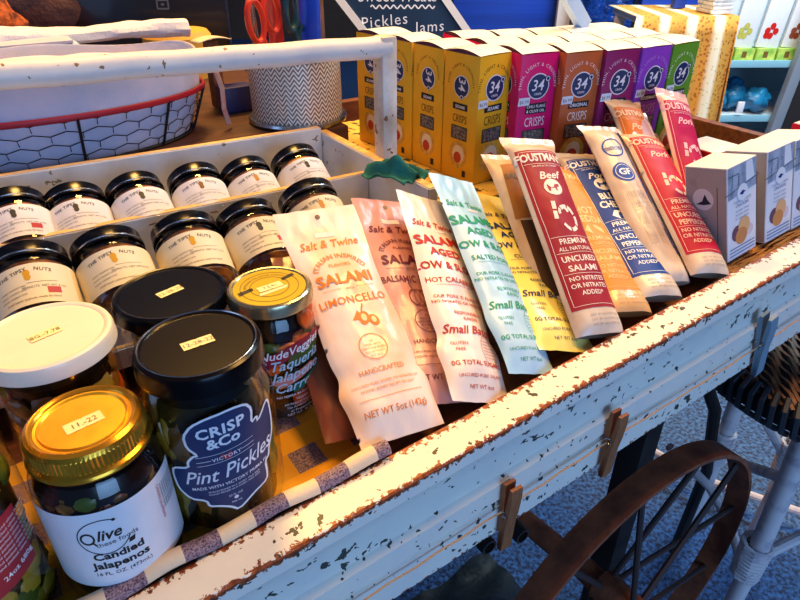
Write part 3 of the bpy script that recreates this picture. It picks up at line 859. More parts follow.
# ================================================================== SALAMI PACKS
def pack(name, label, B, T, w, th, base, pr=None, wob=(), seed=0, top=.0, roll=0, bend=0, latb=0, kind='flat', group=None, back=None, notch=False, rough=.32, bx=.10):
    B = Vector(B); T = Vector(T); y = (T - B).normalized(); L = (T - B).length
    x = Vector((1, 0, 0)); x = (x - y * x.dot(y)).normalized(); z = x.cross(y)
    R3 = Matrix((x, y, z)).transposed().to_4x4()
    M = Matrix.Translation(UV(*B)) @ RA @ R3 @ Matrix.Rotation(roll, 4, 'Y')
    rnd = random.Random(seed)
    def W(t):
        k = 1.0
        for c, a, s in wob: k += a * math.exp(-((t - c) / s) ** 2)
        if kind == 'round': k *= 1 + .16 * max(0, (t - .84) / .16) + .03 * math.sin(t * 60 + seed) * max(0, (t - .84) / .16)
        return w * k
    def prof(t):
        if kind == 'flat':
            a = min(1, max(0, t) / .13); c = min(1, max(0, (.89 - t)) / .28)
            return (a * a * (3 - 2*a)) ** .7 * c * c * (3 - 2*c)
        else:
            a = min(1, (max(0, t) + .01) / .07); c = min(1, max(0, (.955 - t)) / .12)
        return math.sqrt(max(0, a * (2 - a))) * math.sqrt(max(0, c * (2 - c)))
    so = Vector((seed * 1.37, seed * .71, 0))
    def S(sx, t, o, sgn=1):
        hw = W(t) / 2
        asym = 1.0
        px = sx * hw
        py = t * L
        p = prof(t)
        e = max(0, 1 - abs(sx) ** (2.4 if kind == 'flat' else 2.0)) ** (.75 if kind == 'flat' else .55)
        cr = noise.noise(so + Vector((px * 45, py * 28, 0))) * .0022 + noise.noise(so + Vector((px * 150, py * 90, 3))) * .0006
        endc = noise.noise(so + Vector((px * 120, py * 50, 7))) * .0012 * (1 - p)
        zz = th * p * e + cr * (e * .8 + .1) * p + endc
        if sgn > 0: zz += .0006 * (1 - sx * sx) * min(1, t * 40, (1 - t) * 40)
        if sgn < 0: zz = -.0006 * (1 - sx * sx) * min(1, t * 40, (1 - t) * 40) - th * (.30 if kind == 'flat' else .75) * p * e + endc
        zz += bend * (t ** 2) - (.0)
        px += latb * math.sin(PI * t)
        return Vector((px, py, zz + o * sgn))
    def mp(x_, y_, o):
        t = y_ / L
        return S(max(-1, min(1, (x_) / (W(t) / 2))), t, o)
    e = empty(name, M, label, 'salami pack', group)
    b = MB().use(base)
    NU, NV = 26, 70
    b.grid(lambda a, c: S(2*a - 1, c, 0), NU, NV)
    b.use(back or base)
    b.grid(lambda a, c: S(2*a - 1, c, 0, -1), NU, NV, flip=True)
    b.obj('pouch', e, sharp=80, weld=True)
    if pr:
        b = MB(); pr(b, mp, L, w); b.obj('printing', e, sharp=80)
    return e

def foil(name, c1, c2, sc=18, rough=.33, lo=.40, hi=.62):
    if name in _mc: return _mc[name]
    t = NT(name); co = t.coord()
    f = t.ramp(t.noise(sc, 3, .5, co, stretch=(1, .7, 1)), lo, hi)
    _mc[name] = t.done(t.bsdf(t.mix(f, lin(c1), lin(c2)), rough, 0, .5, (t.noise(90, 3, .5, co, stretch=(1, .5, 1)), .35, .0015), .15))
    return _mc[name]
K = lambda n, c: mat('print_' + n, c, .5, spec=.25)
O, Qo = .0003, .00055
def hole(b, mp, L, x=0, y=.955, m='#7d6a58'):
    b.use(K('hole' + m, m)); b.disc(x, L * y, .0024, mp, O, 16)
def ital(ink, l3, l4, fruit):
    def f(b, mp, L, w):
        hole(b, mp, L)
        i = K(ink, ink); b.use(K('tagwhite', '#f4e6da'))
        b.poly([(-.009, L*.855), (.009, L*.855), (.009, L*.88), (-.009, L*.88)], mp, O, .003)
        b.use(i)
        b.text('Salt & Twine', 0, L*.80, .0118, mp, Qo, .012, .3, sx=.86, step=.004)
        b.text('ITALIAN INSPIRED', 0, L*.74, .0068, mp, Qo, .01, arc=.021, sx=.9)
        b.text('FLAVORS', 0, L*.695, .0046, mp, Qo, .008)
        b.text('SALAMI', 0, L*.615, .0140, mp, Qo, .03, step=.004, sp=1.05)
        b.text('WITH', 0, L*.585, .0030, mp, Qo)
        b.stroke([(-.022, L*.592), (-.006, L*.592)], .0003, mp, Qo); b.stroke([(.006, L*.592), (.022, L*.592)], .0003, mp, Qo)
        b.text(l3, 0, L*.525, .0098, mp, Qo, .006, sx=.95 if len(l3) < 11 else .72, step=.004)
        if fruit == 'lemon':
            b.disc(.002, L*.455, .0062, mp, O, 18, .75, rot=-.3); b.disc(.0095, L*.44, .0055, mp, O, 18, .75, rot=.3)
            b.poly([(-.008, L*.452), (-.004, L*.475), (-.0015, L*.49), (.0005, L*.475), (-.002, L*.45)], mp, O, None)
            b.stroke([(.001, L*.475), (.005, L*.515)], .0012, mp, O)
            b.use(K('lemonlight', '#f6d9a0')); b.disc(.002, L*.457, .0035, mp, Qo, 14, .7); b.disc(.0095, L*.442, .0030, mp, Qo, 14, .7)
            b.use(i)
        else:
            for dx in (-.005, 0, .005): b.ring(dx, L*.445, .0085, .0006, mp, Qo, 24, .55)
            b.ring(0, L*.445, .0095, .0006, mp, Qo, 30, 1.0); b.stroke([(-.004, L*.49), (-.006, L*.52), (-.003, L*.52)], .0007, mp, Qo)
        b.ring(0, L*.335, .0112, .0006, mp, Qo, 36)
        for k, s in enumerate(('US', 'MADE WITH', 'HERITAGE BREED', 'NO NITRATES', 'EST 2015')): b.text(s, 0, L*.355 - k*.0032, .0026, mp, Qo)
        b.text('HANDCRAFTED', 0, L*.235, .0058, mp, Qo, 0, sx=.9)
        b.text('GLUTEN FREE', 0, L*.235, .001, mp, Qo)
        for k, s in enumerate(('UNCURED PORK SALAMI, NO NITRATES OR', 'NITRITES ADDED EXCEPT SEA SALT')): b.text(s, 0, L*.195 - k*.0045, .0028, mp, Qo)
        b.stroke([(-.026, L*.145), (.026, L*.145)], .0004, mp, Qo)
        b.text('NET WT 5oz (142g)', 0, L*.085, .0068, mp, Qo, .008, sx=.9)
    return f
def aged(ink, l4, ink2=None):
    def f(b, mp, L, w):
        i = K(ink, ink); b.use(i); i2 = K(ink2 or ink, ink2 or ink)
        b.use(i2); b.text('Salt & Twine', 0, L*.81, .0108, mp, Qo, .012, .3, sx=.82, step=.004)
        b.use(K('tagpink', '#f0dcdc')); b.poly([(0, L*.785), (.013, L*.79), (.013, L*.80), (0, L*.80)], mp, O, None)
        b.use(i)
        b.text('SALAMI', 0, L*.705, .0152, mp, Qo, .035, rot=.10, step=.004, sp=1.05)
        b.use(i2)
        b.text('AGED', 0, L*.635, .0125, mp, Qo, .025, step=.004); b.text('LOW & SLOW', 0, L*.565, .0110, mp, Qo, .025, step=.004, sx=.95)
        b.text(l4, 0, L*.500, .0072, mp, Qo, .012); b.stroke([(-.019, L*.488), (.019, L*.488)], .0004, mp, Qo)
        b.text('OUR PORK IS ALWAYS', 0, L*.425, .0048, mp, Qo, .01); b.text('NO NITRATES OR NITRITES', 0, L*.400, .0044, mp, Qo, .01)
        b.text('RESPONSIBLY', .004, L*.350, .0048, mp, Qo, .006); b.text('RAISED', .005, L*.325, .0048, mp, Qo, .006)
        b.text('Small Batch', 0, L*.265, .0110, mp, Qo, .014, .3, step=.004)
        b.text('GLUTEN', -.014, L*.215, .0042, mp, Qo); b.text('FREE', -.014, L*.19, .0042, mp, Qo)
        b.ring(.015, L*.20, .0135, .0005, mp, Qo, 32, .62)
        for k in range(6): b.stroke([(.008, L*.20 + .008 - k*.003), (.022, L*.20 + .008 - k*.003)], .0004, mp, Qo)
        b.text('0G TOTAL SUGARS', 0, L*.130, .0058, mp, Qo, .012)
        b.text('UNCURED PORK SALAMI', 0, L*.085, .0038, mp, Qo); b.text('NET WT 6oz', 0, L*.045, .0045, mp, Qo)
    return f
def foust(panel, head, l3, l4=None, mark='cow', ink='#f2e6dc', pw=.92, text=True):
    def f(b, mp, L, w):
        P = K('panel' + panel, panel); I = K(ink, ink)
        h = w * pw / 2
        b.use(P); b.poly([(-h, L*.105), (h, L*.105), (h, L*.90), (-h, L*.90)], mp, O, .003)
        if not text: return
        b.use(I)
        b.stroke([(-h*.9, L*.12), (h*.9, L*.12), (h*.9, L*.888), (-h*.9, L*.888)], .0004, mp, Qo, True)
        b.text('FOUSTMAN\'S', 0, L*.835, .0122, mp, Qo, .035, sx=.74, step=.004)
        b.stroke([(-h*.85, L*.820), (h*.85, L*.820)], .0004, mp, Qo)
        b.text('SALAMI & SAUSAGES', 0, L*.803, .0030, mp, Qo)
        y = L * .80
        b.text(head, 0, L*.738, .0120, mp, Qo, .02, .3, step=.004)
        if mark:
            b.disc(0, L*.69, .0095, mp, Qo, 24, 1, .003); b.use(P)
            c = (0, L*.69)
            b.poly([(c[0]-.0065, c[1]+.003), (c[0]+.003, c[1]+.003), (c[0]+.0065, c[1]+.0035), (c[0]+.006, c[1]), (c[0]+.003, c[1]-.0005), (c[0]+.003, c[1]-.0045), (c[0]+.0015, c[1]-.0045),
                    (c[0]+.001, c[1]-.0015), (c[0]-.004, c[1]-.0015), (c[0]-.0045, c[1]-.0045), (c[0]-.006, c[1]-.0045), (c[0]-.0065, c[1]-.001)], mp, Qo + .0002, None); b.use(I)
        if l3:
            b.text(l3, 0, L*.585, .0135, mp, Qo, .03, sx=.8, step=.004)
            if l4: b.text(l4, 0, L*.525, .0135, mp, Qo, .03, sx=.72, step=.004)
            b.poly([(-.010, L*.47), (-.006, L*.50), (.004, L*.505), (.011, L*.49), (.011, L*.455), (-.004, L*.445)], mp, Qo, None)
        else:
            # two strings of sausages
            for a0 in (-2.6, -1.6, -.6, .4, 1.4):
                b.ring(.004, L*.53, .0125, .0042, mp, Qo, 8, .72, a0, a0 + .82)
            for a0 in (.2, 1.3, 2.4): b.ring(.001, L*.555, .0066, .0036, mp, Qo, 6, .8, a0, a0 + .9)
            b.stroke([(-.0075, L*.615), (-.0085, L*.575)], .0040, mp, Qo); b.stroke([(-.0090, L*.565), (-.0100, L*.525)], .0040, mp, Qo)
        yy = .405
        b.stroke([(-h*.85, L*(yy+.035)), (h*.85, L*(yy+.035))], .0004, mp, Qo)
        b.text('PREMIUM', 0, L*yy, .0078, mp, Qo, .02, sx=.92); b.text('ALL NATURAL', 0, L*(yy-.032), .0054, mp, Qo, .012)
        b.stroke([(-h*.85, L*(yy-.042)), (h*.85, L*(yy-.042))], .0004, mp, Qo)
        b.text('UNCURED', 0, L*(yy-.085), .0084, mp, Qo, .02, sx=.92)
        b.text('SALAMI' if head != 'Pork' else 'PEPPERONI', 0, L*(yy-.13), .0084, mp, Qo, .02, sx=1.1 if head != 'Pork' else .8)
        b.stroke([(-h*.85, L*(yy-.142)), (h*.85, L*(yy-.142))], .0004, mp, Qo)
        for k, s in enumerate(('NO NITRITES', 'OR NITRATES', 'ADDED*')): b.text(s, 0, L*(yy-.175 - k*.033), .0062, mp, Qo, .014)
        b.use(K('smallgrey', '#9a8f8c'))
        for k in range(3): b.text('DIST. BY USA INSPECTED', .004, L*(.07 - k*.02), .0028, mp, Qo)
    return f

G1 = 'slim italian style salami pouches'
pack('salami_pack', 'plain brown paper pouch showing between the carrot jar and the limoncello pack', (.158, .298, .735), (.196, .466, .802), .046, .004, foil('paperbrown', '#8e4a2c', '#5f2a18', 14), seed=3)
pack('salami_pack', 'cream and peach limoncello salami pouch with orange print beside the carrot jar', (.187, .277, .738), (.213, .457, .846), .070, .0085, foil('lim', '#eedccf', '#efb478', 15, lo=.46, hi=.66),
     ital('#e08436', 'LIMONCELLO', '', 'lemon'), wob=((.0, -.02, .1), (.20, .10, .05), (.24, -.10, .05), (.62, -.06, .15), (.96, .06, .12)), seed=1, group=G1)
pack('salami_pack', 'dusty mauve balsamic and parmesan salami pouch with maroon print', (.237, .286, .739), (.296, .478, .828), .066, .006, foil('balsam', '#cc9a94', '#b87468', 12),
     ital('#6c2038', 'BALSAMIC & PARM', '', 'balsam'), wob=((.22, .05, .06), (.6, -.05, .1)), seed=2, group=G1, roll=.15)
pack('salami_pack', 'cream hot calabrese salami pouch with red print', (.257, .272, .740), (.325, .453, .834), .060, .0085, foil('hotcal', '#e9ddd6', '#eabf8c', 13, lo=.5, hi=.7),
     aged('#b8281e', 'HOT CALABRESE'), wob=((.20, .10, .05), (.26, -.08, .05), (.7, -.05, .1)), seed=4, group=G1, roll=.30)
pack('salami_pack', 'light blue salted salami pouch with green print', (.312, .274, .743), (.366, .462, .842), .056, .0085, foil('ltblue', '#b9def2', '#8fc4e8', 12),
     aged('#1d9a72', 'SALTED PORK'), wob=((.1, -.03, .05), (.22, .08, .05), (.7, -.05, .1)), seed=5, group=G1, roll=.30)
pack('salami_pack', 'yellow classic salami pouch with navy print beside the light blue one', (.356, .277, .746), (.427, .474, .806), .062, .007, foil('yelpack', '#f0e27c', '#e0cf5c', 12),
     aged('#23376e', 'CLASSIC', '#23376e'), wob=((.2, .05, .06), (.7, -.05, .1)), seed=6, group=G1, roll=.22)
G2 = 'tall rounded salami pouches'
m_bei = foil('beige', '#dccdbc', '#c0a286', 20)
m_beib = foil('beigedull', '#d9c6ae', '#b98d63', 20)
def bare(b, mp, L, w):
    b.use(K('clear_brown', '#a06a34')); b.poly([(-.020, L*.55), (.022, L*.55), (.016, L*.90), (-.014, L*.90)], mp, O, .003)
    b.use(K('dullgrey', '#6f6a60')); b.text('S', 0, L*.60, .026, mp, Qo, .03, step=.004); b.text('SALAMI', 0, L*.80, .009, mp, Qo, .02)
    b.use(K('clear_dark', '#4a3428')); b.poly([(-.018, L*.10), (.020, L*.10), (.020, L*.52), (-.016, L*.54)], mp, O, .003)
pack('salami_pack', 'tan and clear brown salami pouch between the yellow and beef packs', (.392, .312, .747), (.447, .476, .846), .048, .009, m_beib, bare, seed=7, kind='round', group=G2)
pack('salami_pack', 'beef salami pouch with dark red panel and round cow mark', (.392, .275, .7495), (.446, .444, .872), .053, .011, m_bei, foust('#9c2436', 'Beef', None), seed=8, kind='round', group=G2, wob=((.98, .1, .03),))
pack('salami_pack', 'orange salami pouch squeezed between the beef and blue cheese packs', (.437, .281, .7525), (.510, .462, .826), .050, .010, foil('orpack', '#e6b376', '#e0944a', 20),
     foust('#dd8f3c', '', 'HOT', 'CHEDDAR', None, '#f2c486'), seed=9, kind='round', group=G2)
pack('salami_pack', 'royal blue cheese pork salami pouch', (.480, .280, .755), (.552, .470, .830), .050, .011, m_bei, foust('#12409c', 'Pork', 'BLUE', 'CHEESE', 'x', '#eef2fa'), seed=10, kind='round', group=G2, wob=((.98, .1, .03),))
def gf(b, mp, L, w):
    bl = K('gfblue', '#1f49a0'); b.use(bl)
    b.poly([(.0135, L*.14), (.0205, L*.14), (.0205, L*.94), (.0135, L*.94)], mp, O, .003)
    b.disc(-.004, L*.64, .0125, mp, O, 30, 1, .003)
    b.ring(-.004, L*.80, .0115, .0016, mp, O, 30); b.text('INSPECTED', -.004, L*.79, .0042, mp, Qo, .02); b.stroke([(-.014, L*.785), (.006, L*.785)], .0006, mp, Qo)
    b.use(m_white); b.text('GF', -.004, L*.622, .0115, mp, Qo, .03); b.ring(-.004, L*.64, .0098, .0006, mp, Qo, 30)
    b.use(K('smallgrey2', '#8c8c94'))
    for j in (0, 1):
        for k in range(5): b.text('INGREDIENTS: PORK, SEA SALT, DEXTROSE, SPICES, CELERY POWDER, LACTIC', -.013 + j*.012 + k*.0020, L*.52, .0017, mp, Qo, 0, 0, 'LEFT', -PI/2, 1.1)
    b.use(m_white); b.text('PORK SALAMI', .0165, L*.30, .005, mp, Qo, 0, 0, 'LEFT', PI/2)
pack('salami_pack', 'beige back side of a pouch with round blue GF seal and blue edge', (.512, .290, .756), (.565, .456, .863), .043, .011, m_bei, gf, seed=11, kind='round', group=G2, wob=((.98, .12, .03),))
pack('salami_pack', 'crimson pepperoni pouch leaning beside the white cracker boxes', (.552, .277, .759), (.620, .436, .862), .050, .011, m_bei, foust('#b3163c', 'Pork', None, None, None, '#f2c8b4'), seed=12, kind='round', bend=-.012, latb=-.003, group=G2)
pack('salami_pack', 'lavender-white topped pouch behind the crimson pepperoni pouch', (.560, .300, .758), (.632, .468, .868), .044, .009, foil('lav', '#eee4ee', '#d8b8c0', 20), foust('#b79ab0', '', None, None, None, text=False, pw=.5), seed=13, kind='round', group=G2)
pack('salami_pack', 'magenta pouch standing tallest at the back right of the salami row', (.610, .318, .760), (.676, .448, .889), .044, .009, foil('mag', '#e8cfc4', '#d0909a', 20), foust('#b41556', 'Pork', None, None, None, '#f2c0cc'), seed=14, kind='round', group=G2)
pack('salami_pack', 'orange pouch with folded cream top behind the blue cheese packs', (.565, .318, .757), (.634, .484, .880), .044, .009, m_beib, foust('#d06a22', 'Pork', None, None, None, '#f0c8a0'), seed=15, kind='round', group=G2, wob=((1.0, .2, .05),))

# ================================================================== CRACKER CARTONS
m_ck = mat('carton_white', '#e6ebf4', .42)
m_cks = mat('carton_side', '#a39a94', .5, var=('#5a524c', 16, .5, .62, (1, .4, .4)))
m_photo = mat('carton_photo', '#aab8cc', .45, var=('#7a8aa4', 50, .4, .6))
def cracker(u, yaw, rollz, label, W=.048, D=.046, H=.099, red=False):
    base = zf(u) + .002
    M = at(u, .284, base + .0105, yaw, Matrix.Rotation(rollz, 4, 'Y') @ Matrix.Rotation(math.radians(-13), 4, 'X'))
    e = empty('cracker_carton', M, label, 'box', 'white cracker cartons at the right end of the cart')
    b = MB().use(m_ck); b.box((0, 0, 0), (W, D, H), .0008)
    for f in b.bm.faces:
        if abs(f.normal.x) > .9:
            pass
    b.obj('carton', e)
    b = MB(); q = .0003
    mp = lambda x, y, o: (W/2 + x, -o, y)
    b.use(m_photo); b.poly([(-W/2 + .001, H*.66), (W/2 - .001, H*.70), (W/2 - .001, H - .001), (-W/2 + .001, H - .001)], mp, q, None)
    b.use(m_ck); b.poly([(.006, H*.78), (.020, H*.80), (.016, H*.985), (.006, H*.985)], mp, q + .0001, None)
    b.use(K('photoline', '#5a6478'))
    b.stroke([(-.024, H*.90), (-.006, H*.90), (-.006, H*.76)], .0010, mp, q + .0002); b.stroke([(-.028, H*.72), (.028, H*.80)], .0010, mp, q + .0002); b.stroke([(-.018, H*.70), (-.016, H*.93)], .0008, mp, q + .0002)
    b.use(m_ck); b.disc(0, H*.69, .0088, mp, q + .0003, 24)
    b.use(K('leafblue', '#1c3f86')); b.poly([(-.005, H*.69), (-.002, H*.70), (0, H*.715), (.002, H*.70), (.0055, H*.69), (.002, H*.68), (.001, H*.665), (-.003, H*.67)], mp, q + .0004, None)
    b.use(K('txtblue', '#7c8cb0'))
    b.text('THE FINE CHEESE', 0, H*.595, .0038, mp, q); b.text('CRACKERS', 0, H*.55, .0046, mp, q, .01)
    for k in range(3): b.text('for goats cheese', 0, H*.50 - k*.0042, .0034, mp, q, 0, .2)
    b.use(K('plum_fig', '#6a4a60')); b.disc(-.009, H*.27, .0085, mp, q, 16)
    b.use(K('crk', '#e0b07c')); b.disc(.003, H*.32, .0098, mp, q + .0001, 18); b.use(K('crk2', '#c98a54')); b.disc(-.002, H*.225, .0090, mp, q + .0002, 18, 1.1)
    b.use(K('crk3', '#d8c8d0')); b.disc(.012, H*.25, .0062, mp, q + .00005, 14)
    b.use(K('stripblue', '#3f68a8'))
    for k in range(3): b.stroke([(-W*.44, H*.115 - k*.0036), (W*.44, H*.115 - k*.0036)], .0010, mp, q)
    b.obj('front_print', e)
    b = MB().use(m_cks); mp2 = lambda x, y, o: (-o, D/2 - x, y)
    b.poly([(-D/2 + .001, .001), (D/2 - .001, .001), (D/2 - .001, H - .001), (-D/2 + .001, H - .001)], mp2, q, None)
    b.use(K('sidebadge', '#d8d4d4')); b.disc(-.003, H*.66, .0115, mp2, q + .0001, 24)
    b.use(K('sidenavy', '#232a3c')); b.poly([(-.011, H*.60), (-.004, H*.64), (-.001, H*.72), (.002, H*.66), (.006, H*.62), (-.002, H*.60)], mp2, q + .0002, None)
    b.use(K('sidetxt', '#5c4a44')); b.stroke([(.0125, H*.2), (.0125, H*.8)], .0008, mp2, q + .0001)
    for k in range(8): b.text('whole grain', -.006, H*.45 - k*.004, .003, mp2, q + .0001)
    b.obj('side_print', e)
cracker(.593, 0, -.12, 'white cracker carton with grey side panel, nearest the salami packs')
cracker(.659, 0, -.09, 'white cracker carton in the middle, tight against its right neighbour')
cracker(.710, 0, -.085, 'rightmost upright white cracker carton showing orange crackers')
def redbox(u, v, z, yaw, W, D, H, label, leaf=False):
    e = empty('cracker_carton', at(u, v, z, yaw), label, 'box')
    b = MB().use(K('redcarton', '#c01830')); b.box((0, 0, 0), (W, D, H), .0006); b.obj('carton', e)
    b = MB().use(m_ck); b.box((.001, .001, H + .0001), (W - .001, D - .001, H + .0012), .0004); b.obj('white_top', e)
    if leaf:
        b = MB().use(K('leafgreen', '#3f7a3c')); mp = lambda x, y, o: (x, -o, y)
        b.poly([(.012, H*.6), (.022, H*.9), (.036, H*.75), (.030, H*.45), (.018, H*.4)], mp, .0003, None); b.use(m_white); b.disc(.03, H*.35, .006, mp, .0004)
        b.obj('front_print', e)
redbox(.690, .380, zf(.69)+.004, .0, .055, .050, .072, 'red carton with white top lying behind the upright white cartons')
redbox(.768, .300, zf(.82)+.006, 0, .060, .045, .095, 'red carton with green leaf print at the far right by the end board', True)
# straw-brown wood filler at the foot of the cartons
m_straw = mat('straw_fill', '#b98a52', .8)
b = MB().use(m_straw); rnd = random.Random(5)
for k in range(260):
    u_ = rnd.uniform(.575, .885); v_ = rnd.uniform(.274, .292); a = rnd.uniform(-.5, .5); l = rnd.uniform(.012, .03)
    z_ = zf(u_) + rnd.uniform(.001, .008)
    c_, s_ = math.cos(a)*l, math.sin(a)*l*.25
    p0 = Vector((max(.57, min(.885, u_-c_)), max(.2725, min(.298, v_-s_)), z_)); p1 = Vector((max(.57, min(.885, u_+c_)), max(.2725, min(.298, v_+s_)), z_ + rnd.uniform(-.0008, .003)))
    b.tube([p0, (p0+p1)/2 + Vector((0, 0, .001)), p1], .0007, 4)
tag(b.obj('straw_filling', None, at(0, 0, 0)), 'loose straw-coloured packing strands at the foot of the white cartons', 'packing straw', kind='stuff')

# ================================================================== TABLE BEHIND
b = MB()
tb = empty('display_table', at(0, 0, 0), 'brown wooden table behind the cart holding basket and scissors tin', 'table')
m_tab = mat('table_wood', '#54301e', .5, var=('#331c10', 14, .35, .7, (1, 7, 7)))
b = MB().use(m_tab); b.box((-1.1, .965, .80), (.41, 1.75, .83), .003); b.obj('tabletop', tb)
b = MB().use(m_tab); b.box((-.5, .7145, .802), (.392, .9645, .83), .002); b.obj('front_leaf', tb)
for x, y in ((-1.05, 1.0), (.36, 1.0), (-1.05, 1.7), (.36, 1.7)):
    b = MB().use(m_brown); b.box((x-.02, y-.02, 0), (x+.02, y+.02, .80)); b.obj('leg', tb)
b = MB().use(m_brown)
b.box((-.4, .952, .70), (.38, .964, .802)); b.obj('apron', tb)

# --- wire basket with liner and towels
bc = (.065, .828)
AX, BX = .176, .098
bk = empty('wire_basket', at(bc[0], bc[1], .831), 'oval black chicken-wire basket with red rim and pale cloth liner', 'basket')
m_wire = mat('black_wire', '#1c1c22', .5, .4)
m_lin = mat('liner_cloth', '#cfc6d6', .85, var=('#a9b4d0', 12, .35, .7), bump=(400, .4, .0008))
m_ribbon = mat('red_ribbon', '#9e0f22', .5)
HB = .052
def ov(th, k, z, o=0): return ((AX*k + o) * math.cos(th), (BX*k + o) * math.sin(th), z)
def kz(z): return .88 + .12 * z / HB
b = MB().use(m_wire)
NH = 34; rows = 4; hz = HB / rows
for i in range(NH):
    for j in range(rows):
        th = 2*PI*(i + (.5 if j % 2 else 0)) / NH; d = 2*PI/NH
        z0 = hz*j; zc = z0 + hz*.5
        A_ = [(th, z0 + hz*.25), (th, z0 + hz*.75), (th + d/2, z0 + hz*1.05), ]
        b.tube([ov(a, kz(z), z, .0012) for a, z in A_], .00055, 5)
        b.tube([ov(a, kz(z), z, .0012) for a, z in [(th, z0 + hz*.75), (th - d/2, z0 + hz*1.05)]], .00055, 5)
        if j == 0: b.tube([ov(a, kz(z), z, .0012) for a, z in [(th - d/2, .001), (th, z0 + hz*.25), (th + d/2, .001)]], .00055, 5)
b.obj('wire_mesh', bk)
for i in range(10):
    th = 2*PI*(i + .62)/10
    b = MB().use(m_wire); b.tube([ov(th, kz(0), .001, .002), ov(th, kz(HB), HB, .002)], .0016, 8); b.obj('upright', bk)
b = MB().use(m_wire); b.tube([ov(2*PI*k/80, kz(0), .001, .001) for k in range(80)], .0016, 8, True); b.obj('base_ring', bk)
b = MB().use(m_ribbon); b.tube([ov(2*PI*k/90, 1, HB + .001, .0015) for k in range(90)], .0034, 8, True, flat=(.6, 1)); b.obj('rim_ribbon', bk)
b = MB().use(m_lin)
def ln(a, c):
    th = 2*PI*a
    if c < .15: k = c/.15; return ov(th, kz(0)*.97*k, .002 + .001*noise.noise(Vector((a*9, c*9, 0))))
    k = (c - .15)/.85; z = .002 + k * .093
    wv = 1 + .010*noise.noise(Vector((math.cos(th)*5, math.sin(th)*5, k*4)))
    kk = (.88 + .12*min(1, z/HB)) * .975 * wv + (.0 if z < HB else .02*(z - HB)/.04)
    return ov(th, kk, z + (.003*math.sin(th*5) if k > .9 else 0))
b.grid(ln, 90, 26, cu=True)
o = b.obj('cloth_liner', bk); s_ = o.modifiers.new('s', 'SOLIDIFY'); s_.thickness = .002; s_.offset = -1
m_towel = mat('white_towel', '#f4efe8', .9, var=('#e4dfe2', 30, .4, .6), bump=(220, .9, .0018))
tw = MB().use(m_towel)
def twf(a, c):
    x = -.20 + .42*a; r = .0130 + .002*math.sin(a*6) + .0025*noise.noise(Vector((a*14, math.cos(2*PI*c)*1.5, math.sin(2*PI*c)*1.5)))
    zc = .028 - .010*math.sin(a*PI*1.0) + .003*math.sin(a*9) - .032*a
    return (x, r*1.6*math.cos(2*PI*c) + .012*math.sin(a*3), zc + r*math.sin(2*PI*c))
tw.grid(twf, 70, 16, cv=True, flip=True)
tag(tw.obj('rolled_towel', None, at(.060, .985, .9285)), 'thick rolled white towel lying along the top of the basket cloths', 'towel')
b = MB().use(mat('folded_cloth', '#b8c6e4', .85, var=('#9fb0d6', 20, .4, .6), bump=(300, .5, .001)))
b.box((-.2, .90, .832), (.13, .965, .925), .012)
b.use(m_lin); b.box((-.19, .905, .9252), (.12, .96, .929), .001)
tag(b.obj('folded_cloth', None, at(0, .032, 0)), 'stack of folded pale blue cloth behind the wire basket', 'cloth')
b = MB().use(mat('pillow_white', '#e6e2ea', .85, bump=(200, .5, .001)))
def plf(a, c):
    th = 2*PI*a; k = c
    return ov(th, .93*k, .055 + .040*math.sqrt(max(0, 1 - k*k)) + .004*noise.noise(Vector((math.cos(th)*3*k, math.sin(th)*3*k, 2))))
b.grid(plf, 60, 14, cu=True, flip=True)
b.grid(lambda a, c: ov(2*PI*a, .93*c, .052), 60, 4, cu=True)
tag(b.obj('bundled_cloth', None, at(bc[0], bc[1], .833)), 'bundle of white cloth filling the wire basket', 'cloth')

# --- black laptop, dark bag, yellow tub behind the towels
def XY(x, y, z, rz=0): return Matrix.Translation((x, y, z)) @ Matrix.Rotation(rz, 4, 'Z')
lp = empty('tablet_computer', XY(-.468, 1.22, .832, 0), 'black tablet display seen from behind with square logo above the towels', 'tablet')
b = MB().use(mat('black_plastic', '#121014', .4, coat=.2)); b.box((-.155, 0, .01), (.155, .012, .19), .004, Matrix.Rotation(-.12, 4, 'X')); b.obj('screen_shell', lp)
b = MB().use(mat('logo_grey', '#6a6c70', .4))
lx, lz = .040, .098
Mx = Matrix.Rotation(-.12, 4, 'X')
mp = lambda x, y, o: Mx @ Vector((lx + x, -o, lz + y))
b.stroke([(-.010, -.007), (.010, -.007), (.010, .007), (-.010, .007)], .003, mp, .0005, True); b.poly([(-.003, -.002), (.003, -.002), (.003, .002), (-.003, .002)], mp, .0005, None)
b.obj('logo', lp)
b = MB().use(mat('black_plastic', '#121014', .4)); b.box((-.05, -.03, 0), (.05, .06, .012), .003); b.obj('foot', lp)
b = MB().use(mat('dark_fabric', '#3a2c34', .7, var=('#6a4436', 9, .4, .65, (1, 1, 3)), bump=(30, .8, .01)))
b.blob((0, 0, .075), (.085, .06, .085), None, 28, .25, 3)
tag(b.obj('cloth_bag', None, XY(-.665, 1.26, .83)), 'dark brown and navy soft bag at the top left beside the tablet', 'bag')
b = MB().use(mat('orange_knit', '#b5561f', .8, var=('#5c2410', 60, .4, .6), bump=(120, .9, .004)))
b.blob((0, 0, .06), (.055, .05, .062), None, 24, .35, 5)
tag(b.obj('orange_bundle', None, XY(-.69, 1.13, .835)), 'small orange-brown textured bundle in the top left corner', 'bundle')
b = MB().use(mat('yellow_tub', '#d9a640', .6))
b.lathe([(0, 0), (.05, 0), (.055, .004), (.056, .072), (.05, .080), (0, .082)], 32)
tag(b.obj('yellow_tub', None, XY(-.375, 1.12, .822)), 'mustard yellow round tub behind the white towel', 'tub')
